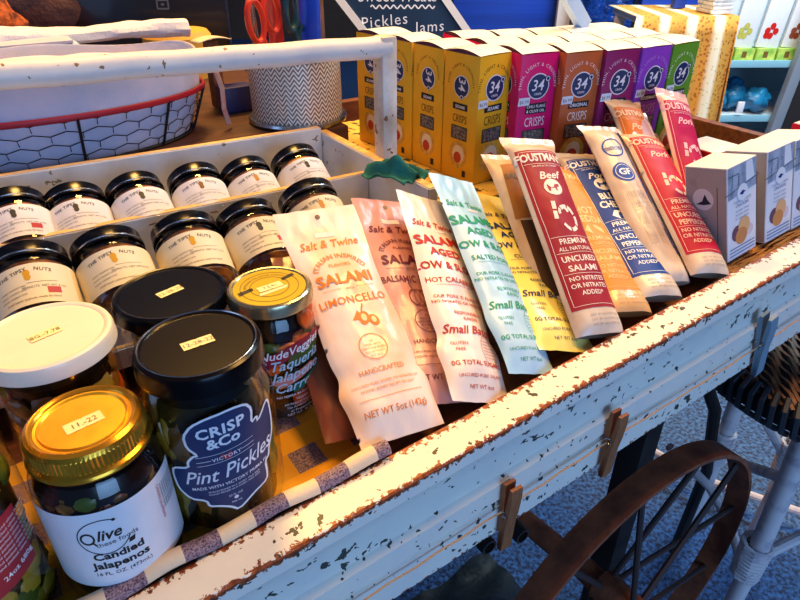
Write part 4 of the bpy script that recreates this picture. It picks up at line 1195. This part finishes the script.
# cream card with slit
b = MB().use(mat('cream_card', '#e8cfa4', .7))
b.grid(lambda a, c: (-.025 + .05*a, -.012 + .024*c, .004*math.sin(PI*a)), 10, 4)
o = b.obj('cream_card', None, at(.283, .893, .921, .2)); o.modifiers.new('s', 'SOLIDIFY').thickness = .0012
b = MB().use(m_brown); b.box((-.008, -.008, 0), (.008, .008, .088), .002)
tag(b.obj('wooden_block', None, at(.283, .895, .8315, .2)), 'small wooden block standing under the cream card by the basket', 'block')
tag(o, 'cream folded card peeking over the rail next to the scissors tin', 'card')
# pink and white ribbon strap hanging at the basket's right end
b = MB().use(mat('strap_cloth', '#b99a90', .8, var=('#c04a50', 30, .45, .6)))
b.tube([(0, 0, 0), (-.002, .004, .02), (.001, .006, .045), (-.006, .004, .066), (-.012, .0, .078)], .0055, 8, flat=(1, .35))
tag(b.obj('ribbon_strap', None, at(.257, .785, .835, .3)), 'pink and grey cloth strap hanging between basket and tin', 'strap')
b = MB().use(mat('navy_box', '#1e1a50', .5)); b.box((0, 0, 0), (.045, .03, .034), .002)
tag(b.obj('navy_box', None, at(.275, .85, .831)), 'small dark navy box standing left of the scissors tin', 'box')

# --- perforated tin with scissors
t = NT('herringbone_metal'); tc = t.coord(); sp = t.new('ShaderNodeSeparateXYZ'); t.link(tc, sp.inputs[0])
an = t.math('ARCTAN2', sp.outputs[1], sp.outputs[0])
zz = t.math('ABSOLUTE', t.math('SUBTRACT', t.math('FRACT', t.math('MULTIPLY', an, 5.2)), .5))
hb = t.math('FRACT', t.math('ADD', t.math('MULTIPLY', sp.outputs[2], 170.0), t.math('MULTIPLY', zz, 2.6)))
hm = t.ramp(t.math('ABSOLUTE', t.math('SUBTRACT', hb, .5)), .16, .28)
m_herr = t.done(t.bsdf(t.mix(hm, lin('#6a5a48'), lin('#f0e8dc')), .35, .35, .5, (hm, .4, .001)))
RC = .062; cz = .831
cup = empty('scissors_tin', at(.351, .779, cz), 'round metal tin with herringbone pattern holding scissors and tools', 'tin')
b = MB().use(m_herr)
b.lathe([(RC*.96, .006), (RC*.96, .082), (RC*.93, .082), (RC*.93, .008), (0, .008)], 64); b.obj('body', cup)
b = MB().use(m_steel); b.lathe([(0, 0), (RC*1.04, 0), (RC*1.06, .003), (RC*1.04, .006), (RC*.965, .007)], 64); b.obj('base_ring', cup)
b = MB().use(m_steel); b.tube([(RC*.945*math.cos(2*PI*k/60), RC*.945*math.sin(2*PI*k/60), .083) for k in range(60)], .0022, 8, True); b.obj('rim', cup)
def scissors(du, dv, yaw, tilt, colr, label, s=1.0):
    e = empty('scissors', at(0.350 + du, .785 + dv, cz + .062, yaw, Matrix.Rotation(tilt, 4, 'Y')), label, 'scissors')
    m = mat('plastic_' + colr, colr, .35, coat=.2)
    for sg in (-1, 1):
        b = MB().use(m)
        b.tube([(sg*.017*s + .013*s*math.cos(2*PI*k/28), sg*.002, .066*s + .022*s*math.sin(2*PI*k/28)) for k in range(28)], .0034*s, 8, True)
        b.tube([(sg*.012*s, sg*.002, .046*s), (sg*.003*s, sg*.002, .024*s)], .0036*s, 8)
        b.obj('handle', e)
        b = MB().use(m_steel); b.box((-.005 if sg < 0 else -.001, sg*.0012 - .0008, -.045), (.001 if sg < 0 else .005, sg*.0012 + .0008, .026*s), .0003); b.obj('blade', e)
scissors(-.030, -.018, .5, -.18, '#e0391f', 'red-orange handled scissors standing in the tin, leftmost', 1.05)
scissors(.006, -.010, .7, .06, '#0f3c46', 'dark teal handled scissors standing in the middle of the tin', 1.1)
def handle(du, dv, w, h, colr, label, tilt=0, cat='tool', name='tool_handle'):
    b = MB().use(mat('plastic_' + colr, colr, .4, coat=.2))
    b.tube([(0, 0, 0), (0, 0, h*.4), (w*.2, 0, h*.75), (w*.1, 0, h)], lambda k: w*(.6 + .4*math.sin(PI*min(1, k*1.1))), 12, flat=(1, .5))
    tag(b.obj(name, None, at(0.350 + du, .785 + dv, cz + .012, .6, Matrix.Rotation(tilt, 4, 'Y'))), label, cat)
handle(.026, .004, .019, .165, '#1c49c4', 'bright blue handled tool standing at the right of the tin', .06)
handle(-.004, .026, .012, .17, '#e02a18', 'red handled tool standing behind the scissors in the tin', -.05)
handle(.034, .026, .010, .16, '#0e5a5c', 'dark teal handled tool at the right rear of the tin', .1)
b = MB().use(m_steel)
for k in range(3): b.tube([(-.004 + .004*k, 0, 0), (-.016 + .005*k, 0, .165)], .0016, 8)
tag(b.obj('whisk_wires', None, at(.350 - .036, .785 + .012, cz + .012, .5)), 'silver wire utensil at the left of the tin behind the red scissors', 'utensil')

# ================================================================== CHALKBOARD SIGN AND FAR BACKGROUND
m_wf = mat('white_frame', '#e9e2dc', .6)
m_chalk = mat('chalkboard', '#12304e', .6, var=('#0d2540', 6, .4, .7))
cb = empty('chalkboard_sign', XY(.02, 2.55, 0, .03), 'navy chalkboard A-frame sign with white frame and handwritten jam list', 'sign')
Tl = Matrix.Rotation(.30, 4, 'X')
def slant(x): return x
b = MB().use(m_chalk)
sk = .80
mpb = lambda x, y, o: (x + (.75 - y)*sk, -.006 - o, y)
def slab(x0, x1, z0, z1, y0, y1, m):
    b = MB().use(m)
    P = [b.v((x + (.75 - z)*sk, y, z)) for z in (z0, z1) for (x, y) in ((x0, y0), (x1, y0), (x1, y1), (x0, y1))]
    for q in ((3,2,1,0),(4,5,6,7),(0,1,5,4),(1,2,6,5),(2,3,7,6),(3,0,4,7)): b.face([P[i] for i in q])
    return b
b.bm.free()
slab(-.180, .178, .50, 1.15, -.005, .005, m_chalk).obj('board', cb)
for x0, x1 in ((-.214, -.180), (.178, .212)):
    slab(x0, x1, .46, 1.16, -.014, .014, m_wf).obj('frame_rail', cb)
for x in (.02, .40):
    b = MB().use(m_wf); b.box((x - .015, .015, 0), (x + .015, .045, .55), .002); b.obj('leg', cb)
b = MB().use(m_white)
mp = lambda x, y, o: (x, -.006 - o, y)
b.text('Pickles', -.078, .716, .056, mp, 0, -.003, .05, rot=.10, sp=1.15)
b.text('Jams', .093, .696, .054, mp, 0, -.003, .05, rot=.06, sp=1.15)
b.text('Honey', -.02, .632, .05, mp, 0, -.003, .05)
b.text('Sweet Treats', -.03, .800, .055, mp, 0, -.003, .05)
b.stroke([(-.13 + .24*k/60, .782 + .006*math.sin(k*.95)) for k in range(61)], .005, mp, 0)
b.obj('chalk_writing', cb)
b = MB().use(mat('brown_post', '#7a4a30', .6, var=('#a86a44', 8, .4, .7, (6, 6, 1))))
b.box((-.035, 0, 0), (.035, .04, 1.4), .004)
tag(b.obj('wooden_post', None, XY(-.36, 2.9, 0, .2)), 'brown upright wooden post left of the chalkboard sign', 'post')
m_blue = mat('blue_panel', '#1440b0', .45, var=('#0f3494', 4, .4, .7, (.3, 1, 12)))
b = MB().use(m_blue); b.box((.24, 3.1, 0), (.71, 3.16, 1.3), .01)
tag(b.obj('blue_board', None), 'tall royal blue display board behind the crispbread boxes', 'board')
b = MB().use(mat('crinkled_blue', '#123a8e', .18, 0, .6, var=('#3f86d8', 9, .55, .75), bump=(14, 1.0, .03), coat=.5))
b.grid(lambda a, c: (.77 + .26*a, 3.0 + .03*noise.noise(Vector((a*7, c*7, 0))), .3 + .9*c), 40, 40)
b.grid(lambda a, c: (.77 + .26*a, 3.2, .3 + .9*c), 1, 1, flip=True)
b.grid(lambda a, c: (.77 + .26*a, 3.0 + .2*c, 1.2), 1, 1); b.grid(lambda a, c: (.77, 3.0 + .2*c, .3 + .9*a), 1, 1); b.grid(lambda a, c: (1.03, 3.0 + .2*c, .3 + .9*a), 1, 1, flip=True)
b.box((.77, 3.01, 0), (1.03, 3.19, .3), 0)
tag(b.obj('plastic_wrapped_bale', None), 'tall bale wrapped in shiny dark blue plastic behind the boxes', 'bale')
b = MB().use(m_wf); b.box((-.03, 0, 0), (.03, .03, 1.3), .003)
tag(b.obj('white_post', None, XY(.738, 3.05, 0)), 'narrow white upright post between the blue board and the plastic bale', 'post')
b = MB().use(m_blue); b.box((1.06, 3.0, 0), (1.335, 3.05, .80), .01)
tag(b.obj('blue_board', None), 'lower blue board standing behind the floral table', 'board')
b = MB().use(mat('pale_blue_card', '#b4cdea', .5)); b.box((-.009, -.012, 0), (.009, .0, .075), .0008)
tag(b.obj('pale_card', None, at(.700, .618, .9385, .1, Matrix.Rotation(-.85, 4, 'Y'))), 'pale blue card strip propped on top of the rear crispbread boxes', 'card')

# floral table with cloth
t = NT('floral_cloth'); co = t.coord(); sp = t.new('ShaderNodeSeparateXYZ'); t.link(co, sp.inputs[0])
st = t.ramp(t.math('ABSOLUTE', t.math('SUBTRACT', t.math('FRACT', t.math('MULTIPLY', sp.outputs[0], 11.0)), .5)), .26, .40)
vo = t.new('ShaderNodeTexVoronoi'); vo.inputs['Scale'].default_value = 85; t.link(co, vo.inputs['Vector'])
fl_ = t.ramp(vo.outputs['Distance'], .25, .45)
cc = t.mix(fl_, lin('#a86a34'), lin('#dba34a'))
cc2 = t.mix(t.ramp(vo.outputs['Distance'], .15, .3), lin('#c8cf8c'), lin('#f3f0d4'))
m_floral = t.done(t.bsdf(t.mix(st, cc, cc2), .8, 0, .2))
ft = empty('floral_table', XY(.96, 2.2, 0, .0), 'table covered by yellow floral striped cloth to the floor', 'table')
b = MB().use(mat('table_pale', '#c8c4bc', .6)); b.box((-.17, .03, .765), (.13, .32, .785), 0); b.obj('tabletop', ft)
for x in (-.15, .11):
    for y in (.06, .29):
        b = MB().use(m_wf); b.box((x-.015, y-.015, 0), (x+.015, y+.015, .765)); b.obj('leg', ft)
b = MB().use(m_floral)
def fc(a, c):
    x = -.185 + .335*a; z = .79 - .62*c
    y = .015 - .022*c**.5*math.sin(x*70 + 1) - .05*c
    return (x - .10*c*(1-a) + .02*c*a + .006*c*math.sin(x*70), y, z)
b.grid(fc, 90, 12)
b.grid(lambda a, c: (-.185 + .335*a, .015 + .32*c, .79), 10, 10)
b.grid(lambda a, c: (.15 + .02*c + .010*c*math.sin(a*30), .015 + .32*a - .05*c*(1-a), .79 - .62*c), 30, 8)
o = b.obj('table_cloth', ft); o.modifiers.new('s', 'SOLIDIFY').thickness = .003
o['label'] = 'yellow floral striped cloth'
b = MB().use(m_blue); b.box((0, 0, 0), (.04, .04, .16), .004)
tag(b.obj('blue_can', None, XY(.965, 2.40, .7925)), 'bright blue container standing on the floral table', 'container')
b = MB().use(mat('white_stack', '#e8eef4', .6, var=('#b0bccc', 30, .5, .65)))
for k in range(5): b.box((-.025 + .004*(k % 2), 0, .012*k), (.045 + .004*(k % 2), .10, .012*k + .0105), .002)
tag(b.obj('napkin_stack', None, XY(1.055, 2.25, .7925, .1)), 'stack of white paper goods on the floral table', 'paper stack')

# open cooler shelf at right
m_shelf = mat('shelf_white', '#dfe9f0', .4)
m_glassy = mat('shelf_cyan', '#8fc6d8', .3)
sh = empty('cooler_shelf', XY(1.50, 2.9, 0, .02), 'white open cooler shelf unit with stocked shelves at the right edge', 'shelf unit')
b = MB().use(mat('cooler_back', '#bcdce6', .5)); b.box((-.12, .50, .0), (1.0, .53, 1.4)); b.obj('back_panel', sh)
for i, z in enumerate((.08, .28, .52)):
    b = MB().use(m_shelf); b.box((-.12, .0, z - .02), (1.0, .50, z), .003); b.obj('shelf', sh)
    b = MB().use(m_glassy); b.box((-.12, -.012, z - .022), (1.0, -.001, z + .008), .002); b.obj('shelf_lip', sh)
b = MB().use(m_shelf); b.box((-.15, 0, 0), (-.121, .53, 1.4), .003); b.obj('side_panel', sh)
b = MB().use(mat('post_grey', '#8d97a4', .4)); b.box((.19, -.06, 0), (.235, -.02, 1.4), .004); b.obj('post', sh, Matrix.Rotation(.07, 4, 'Y'))
b = MB().use(m_dk); b.box((.24, -.05, 0), (.62, -.02, 1.4), .004); b.obj('door_panel', sh, Matrix.Rotation(.07, 4, 'Y'))
gp = 'blue bags on the lower cooler shelf'
bl = mat('blue_bag', '#1d7fae', .35, var=('#0f5478', 20, .4, .65), bump=(30, .6, .01))
spots = [(-.03, .06, .29), (.07, .10, .295), (.16, .06, .29), (.02, .20, .30), (.12, .22, .30)]
for k, (x, y, z) in enumerate(spots):
    b = MB().use(bl); b.blob((0, 0, .05), (.06, .05, .055), None, 18, .35, k)
    tag(b.obj('blue_bag', None, XY(1.50 + x, 2.9 + y, z + .003)), ['leftmost crinkled blue bag on the cooler shelf', 'crinkled blue bag second from the left on the cooler shelf', 'crinkled blue bag at the right of the cooler shelf, front', 'crinkled blue bag at the rear left of the cooler shelf', 'crinkled blue bag at the rear right of the cooler shelf'][k], 'bag', gp)
b = MB().use(m_white); b.box((0, 0, 0), (.03, .01, .05), .002)
tag(b.obj('white_tag', None, XY(1.545, 2.88, .301)), 'small white card standing among the blue bags', 'card')
for k in range(5):
    b = MB().use(mat('green_pack', '#7fb84a', .5, var=('#c9d860', 20, .4, .6))); b.box((0, 0, 0), (.085, .06, .05), .003)
    b.use(K('packbadge', '#7a5a2a')); b.box((.03, -.0015, .012), (.05, 0, .038), 0)
    tag(b.obj('green_carton', None, XY(1.40 + k*.095, 2.93, .521)), ['leftmost', 'second', 'third', 'fourth', 'fifth'][k] + ' green carton counted from the left on the middle cooler shelf', 'carton', 'green cartons on the cooler shelf')
pc = [('#e8e8ee', '#9aa8b8'), ('#f0eef0', '#c8c05a'), ('#f4f2f2', '#d8231c'), ('#f0ecec', '#9a4a30'), ('#eeeef4', '#5a5ab0')]
nmx = ['plain white', 'white and yellow', 'white with red strawberries', 'white with brown food photo', 'white with violet lavender photo']
for k, (c0, c1) in enumerate(pc):
    e = empty('product_card', XY(1.355 + k*.115, 2.95, .575, 0), nmx[k] + ' packet hanging in the top of the cooler shelf', 'packet', 'packets hanging in the cooler')
    b = MB().use(K('card' + c0, c0)); b.box((0, 0, 0), (.10, .02, .30), .003); b.obj('packet', e, Matrix.Rotation(.08, 4, 'Y'))
    b = MB().use(K('cardp' + c1, c1)); mp = lambda x, y, o: (x, -o, y)
    for j in range(5): b.disc(.03 + .018*(j % 3), .05 + .02*(j // 2), .014, mp, .001 + .0003*j, 10, .9, None)
    b.obj('food_picture', e, Matrix.Rotation(.08, 4, 'Y'))
b = MB().use(m_wire); b.tube([(1.33, 2.96, .885), (1.98, 2.96, .885)], .004, 8)
tag(b.obj('hanging_rod', None), 'thin rod carrying the hanging packets in the cooler', 'rod')

# ================================================================== RATTAN STOOL
m_rat = mat('white_rattan', '#d9cfd0', .5, var=('#a39aa8', 30, .5, .7))
m_wv = mat('wicker_strip', '#8a5a3c', .5, var=('#4a3022', 40, .4, .6))
m_wvd = mat('wicker_dark', '#2a3038', .6)
st = empty('rattan_stool', at(.895, .235, 0), 'round rattan stool with brown woven seat and white bamboo legs', 'stool')
RS = .195
b = MB().use(m_wvd); b.lathe([(0, .555), (RS*.95, .555), (RS, .548), (RS, .53), (RS*.9, .52), (0, .52)][::-1], 60); b.obj('seat_core', st)
b = MB().use(m_wv)
n = 44
for k in range(n):
    x = -RS + 2*RS*(k + .5)/n; h = math.sqrt(max(0, RS*RS - x*x)) * .97
    m_ = max(4, int(h*2/.012))
    b.tube([(x*.8 + (-h + 2*h*j/m_)*.6, (-h + 2*h*j/m_)*.8 - x*.6, .558 + .0028*math.sin(j*PI/2 + (k % 2)*PI)) for j in range(m_ + 1)], .0034, 5, flat=(1, .6))
b.obj('woven_seat', st)
b = MB().use(m_wvd)
for k in range(90):
    a = 2*PI*k/90; b.tube([(RS*.93*math.cos(a), RS*.93*math.sin(a), .562), (RS*1.03*math.cos(a+.03), RS*1.03*math.sin(a+.03), .556), (RS*1.04*math.cos(a+.05), RS*1.04*math.sin(a+.05), .53), (RS*.95*math.cos(a+.07), RS*.95*math.sin(a+.07), .517)], .0042, 6)
b.obj('wrapped_rim', st)
legs = [(-.125, -.03), (.10, -.13), (.15, .05), (.07, .14)]
for k, (x, y) in enumerate(legs):
    b = MB().use(m_rat); b.tube([(x, y, .52), (x*.93, y*1.0 - .004, .24), (x*.9, y, .0)], lambda q: .0145 - .002*q, 14); b.obj('leg', st)
    nx, ny = legs[(k + 1) % 4]
    b = MB().use(m_rat); b.tube([(x*.93, y, .22), ((x*.93*.5 + nx*.93*.5), (y + ny)/2, .30), (nx*.93, ny, .40)], .0085, 10); b.obj('brace', st)
    b = MB().use(m_rat)
    b.tube([(x*.93 + .020*math.cos(q*.7)*(1 - .1*(q/90)), y + .020*math.sin(q*.7)*(1 - .1*(q/90)), .265 - .075*q/90) for q in range(91)], .0042, 6); b.obj('cane_binding', st)
x, y = legs[0]
b = MB().use(m_rat); b.tube([(x + .00, y + .165, .33), (x + .06, y + .11, .25), (x + .065, y + .06, .20), (x + .03, y + .01, .175)], .0075, 10); b.obj('brace', st)
# poles on the floor and a dark curved strap
b = MB().use(m_rat); b.tube([UV(1.0, .60, .06), UV(1.036, .415, .055), UV(1.20, .12, .05)], .0085, 10)
tag(b.obj('stretcher_pole', None), 'thin pinkish white pole crossing the floor behind the wheel', 'pole')
b = MB().use(m_dk); b.tube([UV(.735, .37, .56), UV(.80, .335, .42), UV(.86, .34, .25), UV(.87, .35, .012)], .0095, 10)
tag(b.obj('curved_leg', None), 'dark curved metal leg below the plank beside the near wheel', 'leg')
# blue tarp under the cart
b = MB().use(mat('blue_tarp', '#16242e', .6, var=('#0c141c', 6, .4, .7), bump=(8, .8, .02)))
b.grid(lambda a, c: (.12 + .44*a, .30 + .24*c, .03 + .17*math.sin(PI*a)*math.sin(PI*min(1, c+.2)) + .02*noise.noise(Vector((a*6, c*6, 0)))), 40, 24)
b.grid(lambda a, c: (.12 + .44*a, .30 + .24*c, .002), 2, 2, flip=True)
tag(b.obj('covered_heap', None, at(0, 0, 0)), 'dark blue cloth-covered heap in shade below the cart', 'cloth')

# ================================================================== LIGHT AND CAMERA
def area(name, loc, target, size, power, col, sy=None):
    l = bpy.data.lights.new(name, 'AREA'); l.energy = power; l.color = col; l.size = size
    if sy: l.shape = 'RECTANGLE'; l.size_y = sy
    o = bpy.data.objects.new(name, l); COL.objects.link(o)
    d = Vector(target) - Vector(loc)
    o.matrix_world = Matrix.Translation(loc) @ d.to_track_quat('-Z', 'Y').to_matrix().to_4x4()
    return o
area('ceiling_lamp', (-.4, 1.5, 2.5), (.1, .45, .75), .5, 60, (1, .54, .14))
area('ceiling_lamp', (.8, .9, 2.6), (.4, .5, .75), .5, 36, (1, .54, .15))
area('window_and_fill', (1.6, -2.2, 1.3), (.4, .6, .6), 1.8, 58, (.28, .54, 1.0), 1.4)
area('window_and_fill', (-2.0, -.6, 1.6), (0, .5, .8), 1.2, 9, (.32, .55, 1.0))  # unseen cool fill added on the left, no window known there
area('shop_lamp', (1.6, 1.9, 2.5), (1.4, 2.9, .5), 1.0, 80, (.75, .92, 1.0))
w = bpy.data.worlds.new('World'); SC.world = w; w.use_nodes = True
bg = w.node_tree.nodes['Background']; bg.inputs[0].default_value = (.25, .42, .85, 1); bg.inputs[1].default_value = .17
cam = bpy.data.cameras.new('Camera'); co_ = bpy.data.objects.new('Camera', cam); COL.objects.link(co_)
cam.sensor_width = 36; cam.lens = 620 / 800 * 36; cam.clip_start = .01; cam.clip_end = 50
co_.location = (0, 0, 1.06)
co_.rotation_euler = (PI/2 - math.atan(620/1010), 0, 0)
SC.camera = co_
SC.view_settings.view_transform = 'Standard'; SC.view_settings.look = 'None'
SC.view_settings.exposure = 0.0; SC.view_settings.gamma = 1; SC.view_settings.use_curve_mapping = False
